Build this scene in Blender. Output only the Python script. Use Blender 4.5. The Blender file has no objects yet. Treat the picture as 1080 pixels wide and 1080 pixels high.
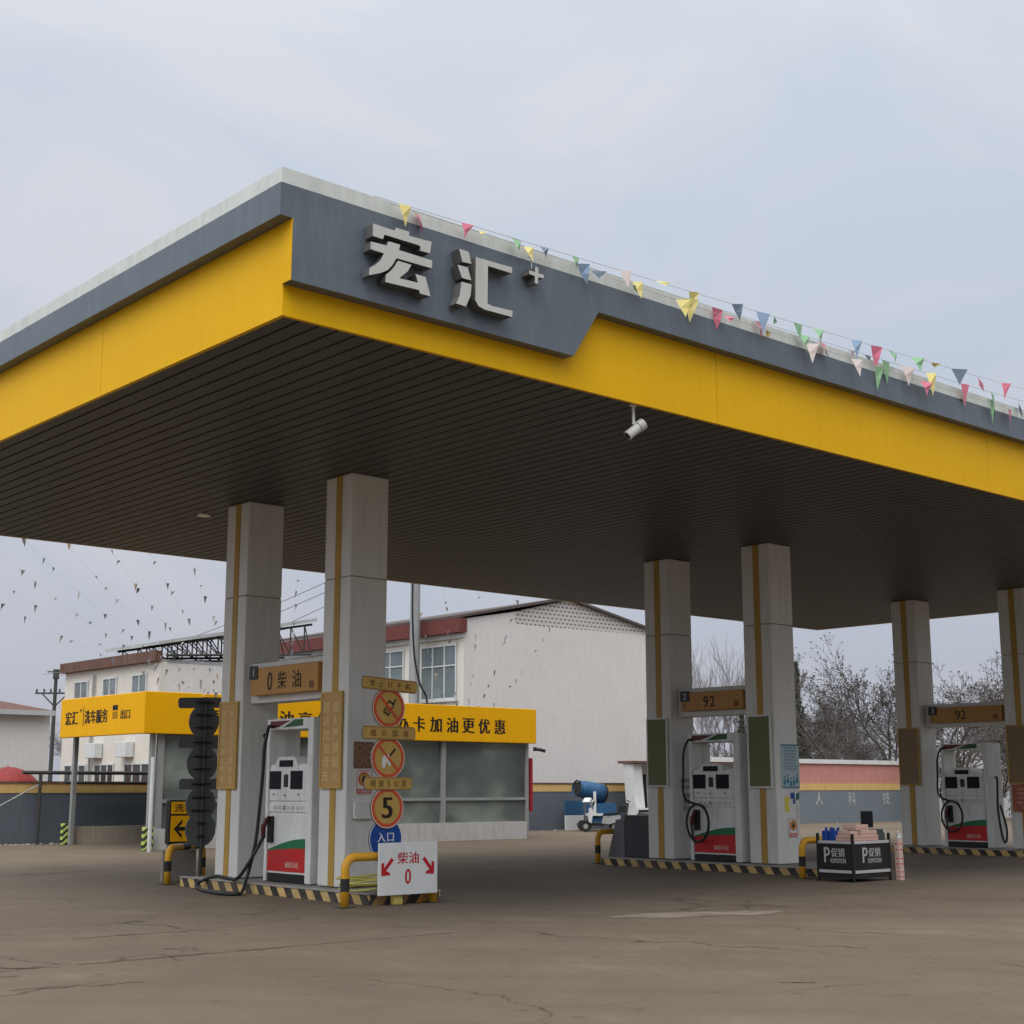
import bpy, bmesh, math, random
from mathutils import Vector, Matrix
random.seed(7)
S = bpy.context.scene
COL = S.collection
R = math.radians
PI = math.pi

# ------------------------------------------------------------------ materials
MATS = {}
def nd(nt, t, **kw):
    n = nt.nodes.new(t)
    for k, v in kw.items(): setattr(n, k, v)
    return n
def mix_rgb(nt, fac, a, b, blend='MIX'):
    m = nd(nt, 'ShaderNodeMix', data_type='RGBA', blend_type=blend)
    for sock, v in ((m.inputs['Factor'], fac), (m.inputs['A'], a), (m.inputs['B'], b)):
        if isinstance(v, (int, float)): sock.default_value = v
        elif isinstance(v, (tuple, list)): sock.default_value = (*v, 1) if len(v) == 3 else v
        else: nt.links.new(v, sock)
    return m.outputs['Result']
def ramp(nt, src, stops):
    r = nd(nt, 'ShaderNodeValToRGB')
    while len(r.color_ramp.elements) < len(stops): r.color_ramp.elements.new(.5)
    for e, (p, c) in zip(r.color_ramp.elements, stops):
        e.position = p; e.color = (c, c, c, 1) if isinstance(c, (int, float)) else (*c, 1)
    nt.links.new(src, r.inputs[0]); return r.outputs[0]
def noise(nt, vec, scale, detail=6, rough=.6, dist=0):
    n = nd(nt, 'ShaderNodeTexNoise'); n.inputs['Scale'].default_value = scale
    n.inputs['Detail'].default_value = detail; n.inputs['Roughness'].default_value = rough
    n.inputs['Distortion'].default_value = dist
    nt.links.new(vec, n.inputs['Vector']); return n.outputs['Fac']
def mapping(nt, vec, sc=(1, 1, 1), loc=(0, 0, 0), rot=(0, 0, 0)):
    m = nd(nt, 'ShaderNodeMapping'); m.inputs['Scale'].default_value = sc
    m.inputs['Location'].default_value = loc; m.inputs['Rotation'].default_value = rot
    nt.links.new(vec, m.inputs['Vector']); return m.outputs[0]
def base(name):
    m = bpy.data.materials.new(name); m.use_nodes = True
    nt = m.node_tree; b = nt.nodes['Principled BSDF']
    tc = nd(nt, 'ShaderNodeTexCoord')
    return m, nt, b, tc.outputs['Object']
def PM(name, col, rough=.6, metal=0, var=.12, scale=3., dirt=.25, dirtcol=(.09, .075, .055), streak=True, bump=0, spec=.25, wavy=0):
    """painted / plain surface with uneven tone, streaky dirt and a little bump"""
    if name in MATS: return MATS[name]
    m, nt, b, oc = base(name)
    c = mix_rgb(nt, noise(nt, oc, scale), tuple(x*(1-var) for x in col), tuple(min(1, x*(1+var)) for x in col))
    if dirt:
        v = mapping(nt, oc, (5, 5, .7)) if streak else oc
        f = ramp(nt, noise(nt, v, 1.6, 8, .7), [(.46, 0.0), (.8, dirt)])
        c = mix_rgb(nt, f, c, dirtcol)
    nt.links.new(c, b.inputs['Base Color'])
    b.inputs['Roughness'].default_value = rough; b.inputs['Metallic'].default_value = metal
    b.inputs['Specular IOR Level'].default_value = spec
    if bump:
        bp = nd(nt, 'ShaderNodeBump'); bp.inputs['Strength'].default_value = bump; bp.inputs['Distance'].default_value = .02
        nt.links.new(noise(nt, oc, scale*12), bp.inputs['Height']); nt.links.new(bp.outputs[0], b.inputs['Normal'])
    if wavy:
        bp = nd(nt, 'ShaderNodeBump'); bp.inputs['Strength'].default_value = wavy; bp.inputs['Distance'].default_value = .05
        nt.links.new(noise(nt, mapping(nt, oc, (.9, .9, 1.6)), 1.1, 2, .4), bp.inputs['Height']); nt.links.new(bp.outputs[0], b.inputs['Normal'])
    MATS[name] = m; return m
def stripes(name, c1, c2, pitch, axis, fade=.5, duty=.5, chevron=False):
    """diagonal hazard stripes, worn"""
    if name in MATS: return MATS[name]
    m, nt, b, oc = base(name)
    sp = nd(nt, 'ShaderNodeSeparateXYZ'); nt.links.new(oc, sp.inputs[0])
    def mt(op, a, bb):
        n = nd(nt, 'ShaderNodeMath', operation=op)
        for i, v in enumerate((a, bb)):
            if v is None: continue
            if isinstance(v, (int, float)): n.inputs[i].default_value = v
            else: nt.links.new(v, n.inputs[i])
        return n.outputs[0]
    ax = {'x': sp.outputs[0], 'y': sp.outputs[1], 'z': None}[axis]
    if axis == 'z': s = sp.outputs[2]
    else:
        s = mt('ADD', mt('MULTIPLY', ax, 1.0), mt('MULTIPLY', sp.outputs[2], -.75))
    if chevron:
        s = mt('ADD', sp.outputs[2], mt('MULTIPLY', mt('ABSOLUTE', sp.outputs[0], None), .9))
    fr = mt('FRACT', mt('DIVIDE', s, pitch), None)
    f = mt('GREATER_THAN', fr, duty)
    c = mix_rgb(nt, f, c1, c2)
    worn = ramp(nt, noise(nt, oc, 2.2, 8, .75), [(.42, 0.), (.62, fade)])
    c = mix_rgb(nt, worn, c, (.12, .10, .08))
    nt.links.new(c, b.inputs['Base Color']); b.inputs['Roughness'].default_value = .7
    MATS[name] = m; return m

M = dict(
    white=PM('white_enamel', (.66, .66, .62), .45, dirt=.35),
    colw=PM('column_panel_white', (.61, .595, .55), .42, var=.05, scale=1.0, dirt=.28, dirtcol=(.20, .18, .15)),
    capw=PM('roof_edge_white', (.54, .56, .52), .55, dirt=.4, dirtcol=(.25, .24, .2)),
    gap=PM('panel_gap', (.06, .055, .05), .9, dirt=0),
    yellow=PM('yellow_fascia', (.68, .375, .003), .5, var=.05, scale=.7, dirt=.15, dirtcol=(.42, .19, .005), spec=.12, wavy=.3),
    yellow2=PM('yellow_board', (.72, .36, .003), .5, var=.05, dirt=.15, dirtcol=(.4, .18, .01), spec=.12),
    ystripe=PM('ochre_stripe', (.40, .24, .05), .5, dirt=.3),
    orange=PM('faded_orange_plastic', (.42, .21, .05), .45, var=.08, dirt=.25),
    tan=PM('tan_board', (.42, .25, .09), .5, var=.1, dirt=.2),
    tansign=PM('tan_sign', (.45, .28, .07), .5, var=.1, dirt=.2),
    green=PM('olive_board', (.13, .14, .055), .5, var=.12, dirt=.2),
    gold=PM('gold_lettering', (.62, .47, .2), .5, dirt=0),
    bandg=PM('grey_fascia', (.090, .110, .130), .38, var=.10, scale=.8, dirt=.5, dirtcol=(.15, .175, .19), spec=.45, wavy=.25),
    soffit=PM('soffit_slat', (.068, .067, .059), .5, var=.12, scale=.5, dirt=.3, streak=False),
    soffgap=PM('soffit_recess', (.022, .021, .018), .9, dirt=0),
    letter=PM('letter_face', (.46, .46, .43), .45, var=.06, dirt=.25),
    letters=PM('letter_side', (.10, .10, .095), .5, dirt=0),
    black=PM('black_plastic', (.018, .018, .018), .4, dirt=0),
    ink=PM('black_ink', (.015, .012, .010), .6, dirt=0),
    rubber=PM('black_rubber', (.02, .02, .02), .5, dirt=0, spec=.3),
    screen=PM('display_glass', (.008, .011, .015), .3, dirt=0, spec=.08),
    red=PM('red_panel', (.48, .018, .02), .4, var=.08, dirt=.2),
    redink=PM('red_ink', (.42, .015, .02), .6, dirt=0),
    redsign=PM('red_sign_ring', (.52, .07, .03), .5, dirt=.1),
    greenp=PM('green_panel', (.02, .15, .06), .4, dirt=.1),
    steel=PM('dull_steel', (.30, .30, .29), .42, metal=.55, dirt=.4),
    galv=PM('galvanised_steel', (.34, .35, .34), .5, metal=.4, dirt=.35),
    darksteel=PM('dark_steel', (.06, .06, .058), .55, metal=.3, dirt=.3),
    signback=PM('grey_sign_back', (.13, .135, .13), .5, metal=.3, dirt=.3),
    pipeY=PM('yellow_pipe', (.60, .30, .02), .45, var=.1, dirt=.35),
    pipeB=PM('black_pipe_band', (.02, .02, .02), .5, dirt=.2),
    blue=PM('blue_sign', (.01, .055, .24), .45, dirt=.1),
    blueeq=PM('blue_equipment_paint', (.022, .085, .18), .45, dirt=.35),
    bluebag=PM('blue_plastic', (.012, .06, .28), .4, dirt=0),
    concrete=PM('kerb_concrete', (.24, .22, .19), .85, dirt=.4, streak=False, bump=.4),
    capst=PM('kerb_steel_edge', (.33, .31, .28), .55, metal=.3, dirt=.5),
    wallw=PM('white_plaster', (.59, .565, .54), .85, var=.08, scale=.35, dirt=.28, dirtcol=(.36, .32, .29), bump=.5),
    walltile=PM('pale_tile_wall', (.60, .56, .49), .7, var=.06, scale=1., dirt=.25, dirtcol=(.28, .23, .18)),
    bluegrey=PM('blue_grey_wall_paint', (.10, .115, .135), .8, var=.2, scale=1.1, dirt=.55, dirtcol=(.06, .065, .065), bump=.3),
    bluegrey2=PM('pale_blue_grey_paint', (.15, .175, .19), .8, var=.15, scale=1.1, dirt=.4, dirtcol=(.10, .11, .12), bump=.3),
    bandy=PM('wall_band_yellow', (.56, .37, .14), .8, dirt=.35, dirtcol=(.2, .12, .05)),
    pink=PM('faded_pink_hoarding', (.46, .20, .165), .75, var=.12, scale=1.4, dirt=.35, dirtcol=(.55, .42, .38)),
    maroon=PM('maroon_roof_edge', (.13, .035, .03), .6, var=.2, dirt=.4),
    brownroof=PM('weathered_tile_roof', (.12, .06, .045), .85, var=.45, scale=3, dirt=.6, dirtcol=(.2, .17, .14)),
    greyroof=PM('grey_sheet_roof', (.40, .41, .40), .6, dirt=.4, streak=False),
    winglass=PM('window_glass', (.15, .185, .195), .12, var=.5, scale=.8, dirt=.2, spec=.8),
    winglassd=PM('dark_window_glass', (.03, .035, .035), .15, var=.5, dirt=.0, spec=.7),
    winframe=PM('window_frame_white', (.55, .56, .55), .5, dirt=.2),
    pillarw=PM('white_sheet', (.62, .62, .60), .5, dirt=.25),
    lowwall=PM('car_wash_low_wall', (.42, .36, .29), .85, dirt=.5),
    cwbase=PM('car_wash_base_white', (.46, .45, .44), .7, dirt=.4),
    carton=PM('pale_carton', (.60, .42, .35), .7, var=.1, dirt=.1),
    cream=PM('cream_plastic', (.60, .50, .34), .6, dirt=.1),
    yhose=PM('yellow_green_hose', (.48, .44, .12), .45, dirt=.3),
    bark=PM('winter_bark', (.085, .07, .058), .9, var=.35, scale=4, dirt=0),
    twig=PM('winter_twigs', (.095, .085, .08), .9, var=.3, scale=2, dirt=0),
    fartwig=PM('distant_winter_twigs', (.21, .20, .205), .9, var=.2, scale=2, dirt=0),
    dleaf=PM('dry_leaves', (.075, .062, .052), .9, var=.4, scale=3, dirt=0),
    ever=PM('evergreen_needles', (.058, .062, .045), .8, var=.4, scale=2, dirt=0),
    poster=PM('pale_cyan_paper', (.36, .45, .45), .6, var=.08, dirt=.1),
    paper=PM('white_paper', (.62, .62, .60), .6, dirt=.1),
    cyanink=PM('teal_ink', (.05, .15, .20), .6, dirt=0),
    brownpl=PM('brown_plate', (.16, .085, .05), .5, dirt=.2),
    yel=PM('yellow_sticker', (.65, .55, .06), .6, dirt=0),
    hazard=stripes('kerb_hazard_stripes', (.022, .016, .013), (.56, .37, .13), .36, 'y', .5, duty=.5),
    hazardx=stripes('kerb_end_stripes', (.022, .016, .013), (.50, .24, .04), .36, 'x', .6),
    chev=stripes('green_chevrons', (.02, .02, .015), (.42, .55, .12), .17, 'z', .2, chevron=True),
    pebble=PM('loose_rubble', (.25, .24, .22), .9, dirt=0),
)
for n, c in dict(fp=(.56, .16, .22), fg=(.22, .40, .22), fy=(.58, .50, .18), fb=(.24, .33, .46), fw=(.56, .48, .45), fd=(.13, .17, .22)).items():
    m = PM('flag_'+n, c, .6, dirt=0); MATS['flag_'+n] = m; M[n] = m
    b = m.node_tree.nodes['Principled BSDF']; b.inputs['Transmission Weight'].default_value = 0
M['fgrey'] = PM('flag_faded_grey', (.20, .20, .20), .7, dirt=0)
M['ftan'] = PM('flag_faded_tan', (.33, .25, .18), .7, dirt=0)

def make_ground_mat():
    m, nt, b, oc = base('forecourt_concrete')
    big = noise(nt, oc, .16, 6, .6, .5)
    med = noise(nt, mapping(nt, oc, (1, .8, 1), rot=(0, 0, .5)), .75, 10, .7, .4)
    fine = noise(nt, oc, 26, 6, .75)
    c = mix_rgb(nt, ramp(nt, big, [(.33, 0.), (.68, 1.)]), (.125, .096, .068), (.178, .138, .098))
    c = mix_rgb(nt, ramp(nt, med, [(.34, .42), (.60, 0.)]), c, (.095, .074, .055))
    c = mix_rgb(nt, ramp(nt, med, [(.58, 0.), (.74, .5)]), c, (.235, .195, .15))
    c = mix_rgb(nt, ramp(nt, fine, [(.3, .35), (.7, .0)]), c, (.075, .06, .045))
    # tyre sweeps curving across the yard
    w = nd(nt, 'ShaderNodeTexWave', wave_type='RINGS', rings_direction='SPHERICAL')
    w.inputs['Scale'].default_value = .35; w.inputs['Distortion'].default_value = 5; w.inputs['Detail'].default_value = 4
    w.inputs['Detail Scale'].default_value = .6
    nt.links.new(mapping(nt, oc, loc=(9, 6, 0)), w.inputs['Vector'])
    c = mix_rgb(nt, ramp(nt, w.outputs['Fac'], [(.55, 0.), (.95, .14)]), c, (.08, .064, .048))
    # oily dark zone where the pumps are used: long streaks along the islands
    oil = noise(nt, mapping(nt, oc, (.45, .3, 1)), 1.2, 6, .6, .3)
    c = mix_rgb(nt, ramp(nt, oil, [(.52, 0.), (.7, .6)]), c, (.10, .078, .058))
    # scattered oil drips and gravel specks
    vs_ = nd(nt, 'ShaderNodeTexVoronoi', feature='F1'); vs_.inputs['Scale'].default_value = 2.6; vs_.inputs['Randomness'].default_value = 1
    nt.links.new(oc, vs_.inputs['Vector'])
    c = mix_rgb(nt, ramp(nt, vs_.outputs['Distance'], [(.0, .55), (.07, .45), (.16, 0.)]), c, (.055, .044, .035))
    vg = nd(nt, 'ShaderNodeTexVoronoi', feature='F1'); vg.inputs['Scale'].default_value = 30
    nt.links.new(oc, vg.inputs['Vector'])
    c = mix_rgb(nt, ramp(nt, vg.outputs['Distance'], [(.0, .5), (.12, .4), (.2, 0.)]), c, (.24, .20, .16))
    # cracks
    v = nd(nt, 'ShaderNodeTexVoronoi', feature='DISTANCE_TO_EDGE'); v.inputs['Scale'].default_value = .22
    dn = nd(nt, 'ShaderNodeTexNoise'); dn.inputs['Scale'].default_value = 1.5; dn.inputs['Detail'].default_value = 8
    nt.links.new(oc, dn.inputs['Vector'])
    va = nd(nt, 'ShaderNodeVectorMath', operation='MULTIPLY_ADD')
    nt.links.new(dn.outputs['Color'], va.inputs[0]); va.inputs[1].default_value = (1.3, 1.3, 0); nt.links.new(oc, va.inputs[2])
    nt.links.new(va.outputs[0], v.inputs['Vector'])
    cr = ramp(nt, v.outputs['Distance'], [(0.0, 1.), (.006, 0.)])
    crm = nd(nt, 'ShaderNodeMath', operation='MULTIPLY')
    nt.links.new(cr, crm.inputs[0]); nt.links.new(ramp(nt, noise(nt, oc, .5, 3), [(.44, 0.), (.56, .85)]), crm.inputs[1])
    c = mix_rgb(nt, crm.outputs[0], c, (.04, .032, .026))
    nt.links.new(c, b.inputs['Base Color']); b.inputs['Specular IOR Level'].default_value = .18
    nt.links.new(ramp(nt, med, [(.3, .62), (.7, .9)]), b.inputs['Roughness'])
    bp = nd(nt, 'ShaderNodeBump'); bp.inputs['Strength'].default_value = .35; bp.inputs['Distance'].default_value = .015
    nt.links.new(fine, bp.inputs['Height'])
    bp2 = nd(nt, 'ShaderNodeBump'); bp2.inputs['Strength'].default_value = .5; bp2.inputs['Distance'].default_value = .03
    nt.links.new(med, bp2.inputs['Height']); nt.links.new(bp.outputs[0], bp2.inputs['Normal'])
    nt.links.new(bp2.outputs[0], b.inputs['Normal'])
    return m
M['ground'] = make_ground_mat()

def make_curtain_mat():
    m, nt, b, oc = base('painted_reflection_glazing')
    n1 = noise(nt, mapping(nt, oc, (.5, 1, .7), loc=(.6, 0, 0)), .9, 3, .45, .25)
    c = ramp(nt, n1, [(.3, (.045, .055, .052)), (.5, (.10, .12, .108)), (.70, (.27, .30, .265))])  # grey-green film tone with pale cloud reflections painted into the colour
    nt.links.new(c, b.inputs['Base Color']); b.inputs['Roughness'].default_value = .18
    b.inputs['Specular IOR Level'].default_value = .7
    bp = nd(nt, 'ShaderNodeBump'); bp.inputs['Strength'].default_value = .25; bp.inputs['Distance'].default_value = .06
    nt.links.new(n1, bp.inputs['Height']); nt.links.new(bp.outputs[0], b.inputs['Normal'])
    return m
M['curtain'] = make_curtain_mat()

def make_lattice_mat():
    """pierced brick screen in the gable: small dark openings in rows"""
    m, nt, b, oc = base('pierced_brick_screen')
    sp = nd(nt, 'ShaderNodeSeparateXYZ'); nt.links.new(oc, sp.inputs[0])
    cb = nd(nt, 'ShaderNodeCombineXYZ'); nt.links.new(sp.outputs[0], cb.inputs[0]); nt.links.new(sp.outputs[2], cb.inputs[1])
    br = nd(nt, 'ShaderNodeTexBrick'); br.inputs['Scale'].default_value = 1
    br.inputs['Brick Width'].default_value = .22; br.inputs['Row Height'].default_value = .155
    br.inputs['Mortar Size'].default_value = .052; br.inputs['Mortar Smooth'].default_value = .0
    br.inputs['Color1'].default_value = (.07, .065, .06, 1); br.inputs['Color2'].default_value = (.10, .09, .08, 1)
    br.inputs['Mortar'].default_value = (.50, .46, .42, 1)
    nt.links.new(cb.outputs[0], br.inputs['Vector']); nt.links.new(br.outputs['Color'], b.inputs['Base Color'])
    b.inputs['Roughness'].default_value = .9
    return m
M['lattice'] = make_lattice_mat()

# ------------------------------------------------------------------ mesh helpers (world coordinates)
class MB:
    def __init__(s): s.v = []; s.f = []; s.m = []
    def add(s, vs, fs, mi=0):
        o = len(s.v); s.v += [tuple(v) for v in vs]; s.f += [tuple(i+o for i in f) for f in fs]; s.m += [mi]*len(fs); return s
    def box(s, x0, x1, y0, y1, z0, z1, mi=0):
        x0, x1 = sorted((x0, x1)); y0, y1 = sorted((y0, y1)); z0, z1 = sorted((z0, z1))
        vs = [(x, y, z) for z in (z0, z1) for y in (y0, y1) for x in (x0, x1)]
        return s.add(vs, [(0, 2, 3, 1), (4, 5, 7, 6), (0, 1, 5, 4), (2, 6, 7, 3), (0, 4, 6, 2), (1, 3, 7, 5)], mi)
    def bbox(s, x0, x1, y0, y1, z0, z1, r=.012, mi=0):
        """box with a small chamfer"""
        bm = bmesh.new(); bmesh.ops.create_cube(bm, size=1)
        for v in bm.verts:
            v.co = Vector(((x0+x1)/2+v.co.x*(x1-x0), (y0+y1)/2+v.co.y*(y1-y0), (z0+z1)/2+v.co.z*(z1-z0)))
        bmesh.ops.bevel(bm, geom=bm.edges[:], offset=r, segments=2, profile=.5, affect='EDGES')
        bm.verts.index_update()
        s.add([v.co[:] for v in bm.verts], [tuple(v.index for v in f.verts) for f in bm.faces], mi); bm.free(); return s
    def prism(s, pts, fr, d0, d1, mi=0, mside=None):
        """polygon pts (u,v) in frame fr=(origin,u,v,n) extruded from d0 to d1 along n (d1 = front)"""
        o, u, v, n = fr
        if d1 < d0: d0, d1 = d1, d0
        a = sum(pts[i][0]*pts[(i+1) % len(pts)][1]-pts[(i+1) % len(pts)][0]*pts[i][1] for i in range(len(pts)))
        if a < 0: pts = pts[::-1]
        P = lambda p, d: o+u*p[0]+v*p[1]+n*d
        k = len(pts); vs = [P(p, d0) for p in pts]+[P(p, d1) for p in pts]
        o2 = len(s.v); s.v += [tuple(x) for x in vs]
        s.f.append(tuple(range(o2+k, o2+2*k))); s.m.append(mi)
        s.f.append(tuple(reversed(range(o2, o2+k)))); s.m.append(mi)
        for i in range(k):
            j = (i+1) % k; s.f.append((o2+i, o2+j, o2+k+j, o2+k+i)); s.m.append(mi if mside is None else mside)
        return s
    def tube(s, pts, r, n=10, mi=0, cap=True, r1=None):
        pts = [Vector(p) for p in pts]; L = len(pts); rings = []
        t0 = (pts[1]-pts[0]).normalized()
        up = Vector((0, 0, 1)) if abs(t0.z) < .9 else Vector((1, 0, 0))
        a = t0.cross(up).normalized()
        for i, p in enumerate(pts):
            t = ((pts[i]-pts[i-1]).normalized() if i else t0) + ((pts[i+1]-pts[i]).normalized() if i < L-1 else Vector((0, 0, 0)))
            if t.length < 1e-6: t = t0
            t.normalize(); a = (a-t*a.dot(t)).normalized(); b = t.cross(a)
            rr = r if r1 is None else r+(r1-r)*i/(L-1)
            rings.append([p+(a*math.cos(2*PI*k/n)+b*math.sin(2*PI*k/n))*rr for k in range(n)])
        vs = [v for rg in rings for v in rg]; fs = []
        for i in range(L-1):
            for k in range(n):
                fs.append((i*n+k, i*n+(k+1) % n, (i+1)*n+(k+1) % n, (i+1)*n+k))
        if cap: fs += [tuple(reversed(range(n))), tuple(range((L-1)*n, L*n))]
        return s.add(vs, fs, mi)
    def disc(s, fr, cu, cv, r, d0, d1, n=40, mi=0, r0=0):
        pts = [(cu+r*math.cos(2*PI*k/n), cv+r*math.sin(2*PI*k/n)) for k in range(n)]
        if not r0: return s.prism(pts, fr, d0, d1, mi)
        o, u, v, nn = fr; P = lambda p, d: o+u*p[0]+v*p[1]+nn*d
        inn = [(cu+r0*math.cos(2*PI*k/n), cv+r0*math.sin(2*PI*k/n)) for k in range(n)]
        vs = [P(p, d1) for p in pts]+[P(p, d1) for p in inn]+[P(p, d0) for p in pts]+[P(p, d0) for p in inn]; fs = []
        for k in range(n):
            j = (k+1) % n
            fs += [(k, j, n+j, n+k), (2*n+k, k+0, 3*n+k, 3*n+k)[:0] or (2*n+k, 2*n+j, j, k), (n+k, n+j, 3*n+j, 3*n+k)]
        return s.add(vs, fs, mi)
WO = {}
def mesh_obj(name, mb, mats, origin, smooth=False):
    me = bpy.data.meshes.new(name)
    o = Vector(origin)
    me.from_pydata([tuple(Vector(v)-o) for v in mb.v], [], mb.f)
    for m in (mats if isinstance(mats, (list, tuple)) else [mats]): me.materials.append(m)
    me.polygons.foreach_set('material_index', mb.m)
    if smooth: me.polygons.foreach_set('use_smooth', [True]*len(me.polygons))
    me.update()
    ob = bpy.data.objects.new(name, me); COL.objects.link(ob); return ob
def thing(name, label, cat, loc, group=None):
    o = bpy.data.objects.new(name, None); COL.objects.link(o); o.location = loc
    o.empty_display_size = .2
    o['label'] = label; o['category'] = cat
    if group: o['group'] = group
    WO[o.name] = Vector(loc); return o
def part(name, mb, mats, parent, label=None, smooth=False):
    org = WO[parent.name]
    ob = mesh_obj(name, mb, mats, org, smooth)
    ob.parent = parent; WO[ob.name] = org
    if label: ob['label'] = label
    return ob
def single(name, mb, mats, loc, label, cat, group=None, smooth=False):
    ob = mesh_obj(name, mb, mats, loc, smooth); ob.location = loc; WO[ob.name] = Vector(loc)
    ob['label'] = label; ob['category'] = cat
    if group: ob['group'] = group
    return ob
def setting(name, mb, mats, kind='structure'):
    ob = mesh_obj(name, mb, mats, (0, 0, 0)); ob['kind'] = kind; return ob
def copy_tree(o, parent=None):
    c = o.copy(); COL.objects.link(c); c.parent = parent
    if parent is None and o.name in WO: pass
    for ch in [x for x in ALLOBJ() if x.parent == o]: copy_tree(ch, c)
    return c
def ALLOBJ(): return list(COL.objects)
def place_copy(o, loc, label=None):
    c = copy_tree(o); c.location = loc
    if label: c['label'] = label
    d = Vector(loc)
    def reg(x):
        WO[x.name] = d
        for ch in [y for y in ALLOBJ() if y.parent == x]: reg(ch)
    reg(c); return c

VX, VY, VZ = Vector((1, 0, 0)), Vector((0, 1, 0)), Vector((0, 0, 1))
def F_front(x, y, z): return (Vector((x, y, z)), VX, VZ, -VY)      # faces -Y (u = +X)
def F_left(x, y, z): return (Vector((x, y, z)), -VY, VZ, -VX)      # faces -X (u = -Y)
def F_back(x, y, z): return (Vector((x, y, z)), -VX, VZ, VY)       # faces +Y

TXT = {}
def text_mb(mb, s, fr, cu, cv, h, d=.004, bold=.0, mi=0, wide=None, align='CENTER', space=1.):
    """adds lettering to a mesh; h = height of a capital / character cell, centred at (cu,cv)"""
    if bold > 0:
        for k, q in enumerate((-1, 1)): text_mb(mb, s, fr, cu+q*bold*h*1.1, cv, h, d+.0004*(k+1), 0, mi, wide, align, space)
    bold = 0
    key = (s, bold, space)
    if key not in TXT:
        c = bpy.data.curves.new('lettering', 'FONT'); c.body = s; c.offset = bold; c.space_character = space
        c.resolution_u = 3
        o = bpy.data.objects.new('lettering', c); COL.objects.link(o)
        dg = bpy.context.evaluated_depsgraph_get(); dg.update()
        me = bpy.data.meshes.new_from_object(o.evaluated_get(dg))
        vs = [(v.co.x, v.co.y) for v in me.vertices]; fs = [tuple(p.vertices) for p in me.polygons]
        bpy.data.objects.remove(o); bpy.data.curves.remove(c); bpy.data.meshes.remove(me)
        TXT[key] = (vs, fs)
    vs, fs = TXT[key]
    if not vs: return mb
    x0 = min(v[0] for v in vs); x1 = max(v[0] for v in vs); y0 = min(v[1] for v in vs); y1 = max(v[1] for v in vs)
    sy = h/(y1-y0); sx = sy if wide is None else wide/(x1-x0)
    o, u, v, n = fr
    out = [o+u*(cu+(x-(x0+x1)/2)*sx)+v*(cv+(y-(y0+y1)/2)*sy)+n*d for x, y in vs]
    fs2 = []
    if fs:
        a, b, c = (out[i] for i in fs[0][:3])
        flip = (b-a).cross(c-a).dot(n) < 0
        fs2 = [tuple(reversed(f)) if flip else f for f in fs]
    return mb.add(out, fs2, mi)

# ------------------------------------------------------------------ ground
g = MB(); g.add([(-200, -200, 0), (400, -200, 0), (400, 400, 0), (-200, 400, 0)], [(0, 1, 2, 3)])
setting('ground', g, M['ground'])
# saw-cut joints and worn cracks in the slab as thin dirty strips
def strip(pts, w, z=.004):
    mb = MB()
    for (a, b) in zip(pts[:-1], pts[1:]):
        a = Vector((*a, z)); b = Vector((*b, z)); t = (b-a).normalized(); s_ = Vector((-t.y, t.x, 0))
        wa, wb = w*random.uniform(.4, 1.2), w*random.uniform(.4, 1.2)
        mb.add([a-s_*wa, b-s_*wb, b+s_*wb, a+s_*wa], [(0, 1, 2, 3)])
    return mb
M['crack'] = PM('crack_dirt', (.055, .043, .035), .95, dirt=0)
def wob(a, b, n, amp):
    a, b = Vector(a), Vector(b); t = (b-a).normalized(); s_ = Vector((-t.y, t.x))
    return [tuple(a.lerp(b, i/n)+s_*(random.uniform(-amp, amp) if 0 < i < n else 0)) for i in range(n+1)]
cm = MB()
for pts, w in ((wob((5.7, 12.1), (9.85, 12.12), 16, .02), .013), (wob((6.6, 14.15), (7.9, 14.1), 8, .05), .018),
               (wob((7.9, 14.1), (9.6, 14.6), 8, .04), .006), (wob((4.2, 12.9), (5.5, 12.0), 12, .10), .014),
               (wob((4.1, 11.9), (5.0, 11.7), 8, .08), .012), (wob((4.6, 10.9), (5.6, 10.7), 8, .07), .009),
               (wob((5.2, 15.9), (6.3, 14.9), 10, .09), .012), (wob((8.8, 24.5), (12.2, 25.2), 12, .06), .03),
               (wob((5.2, 23.0), (9.4, 25.2), 12, .05), .03), (wob((11.6, 8.9), (11.9, 8.4), 5, .05), .012),
               (wob((9.3, 7.4), (9.5, 7.2), 3, .02), .012), (wob((14.5, 13.0), (20., 12.7), 14, .05), .006)):
    s_ = strip(pts, w); cm.add(s_.v, s_.f)
setting('pavement_cracks', cm, M['crack'])
# pale patched area
pm = MB(); n = 26
pm.add([(13.4+1.25*math.cos(2*PI*k/n)*random.uniform(.7, 1.1), 11.85+.42*math.sin(2*PI*k/n)*random.uniform(.6, 1.1)-.38*math.cos(2*PI*k/n), .004) for k in range(n)], [tuple(range(n))])
def patch_mat():
    m, nt, b, oc = base('pale_cement_patch')
    c = ramp(nt, noise(nt, oc, 2.2, 8, .7), [(.35, (.13, .10, .07)), (.6, (.22, .18, .135))])
    nt.links.new(c, b.inputs['Base Color']); b.inputs['Roughness'].default_value = .9; return m
setting('pavement_patch', pm, patch_mat())

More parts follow.
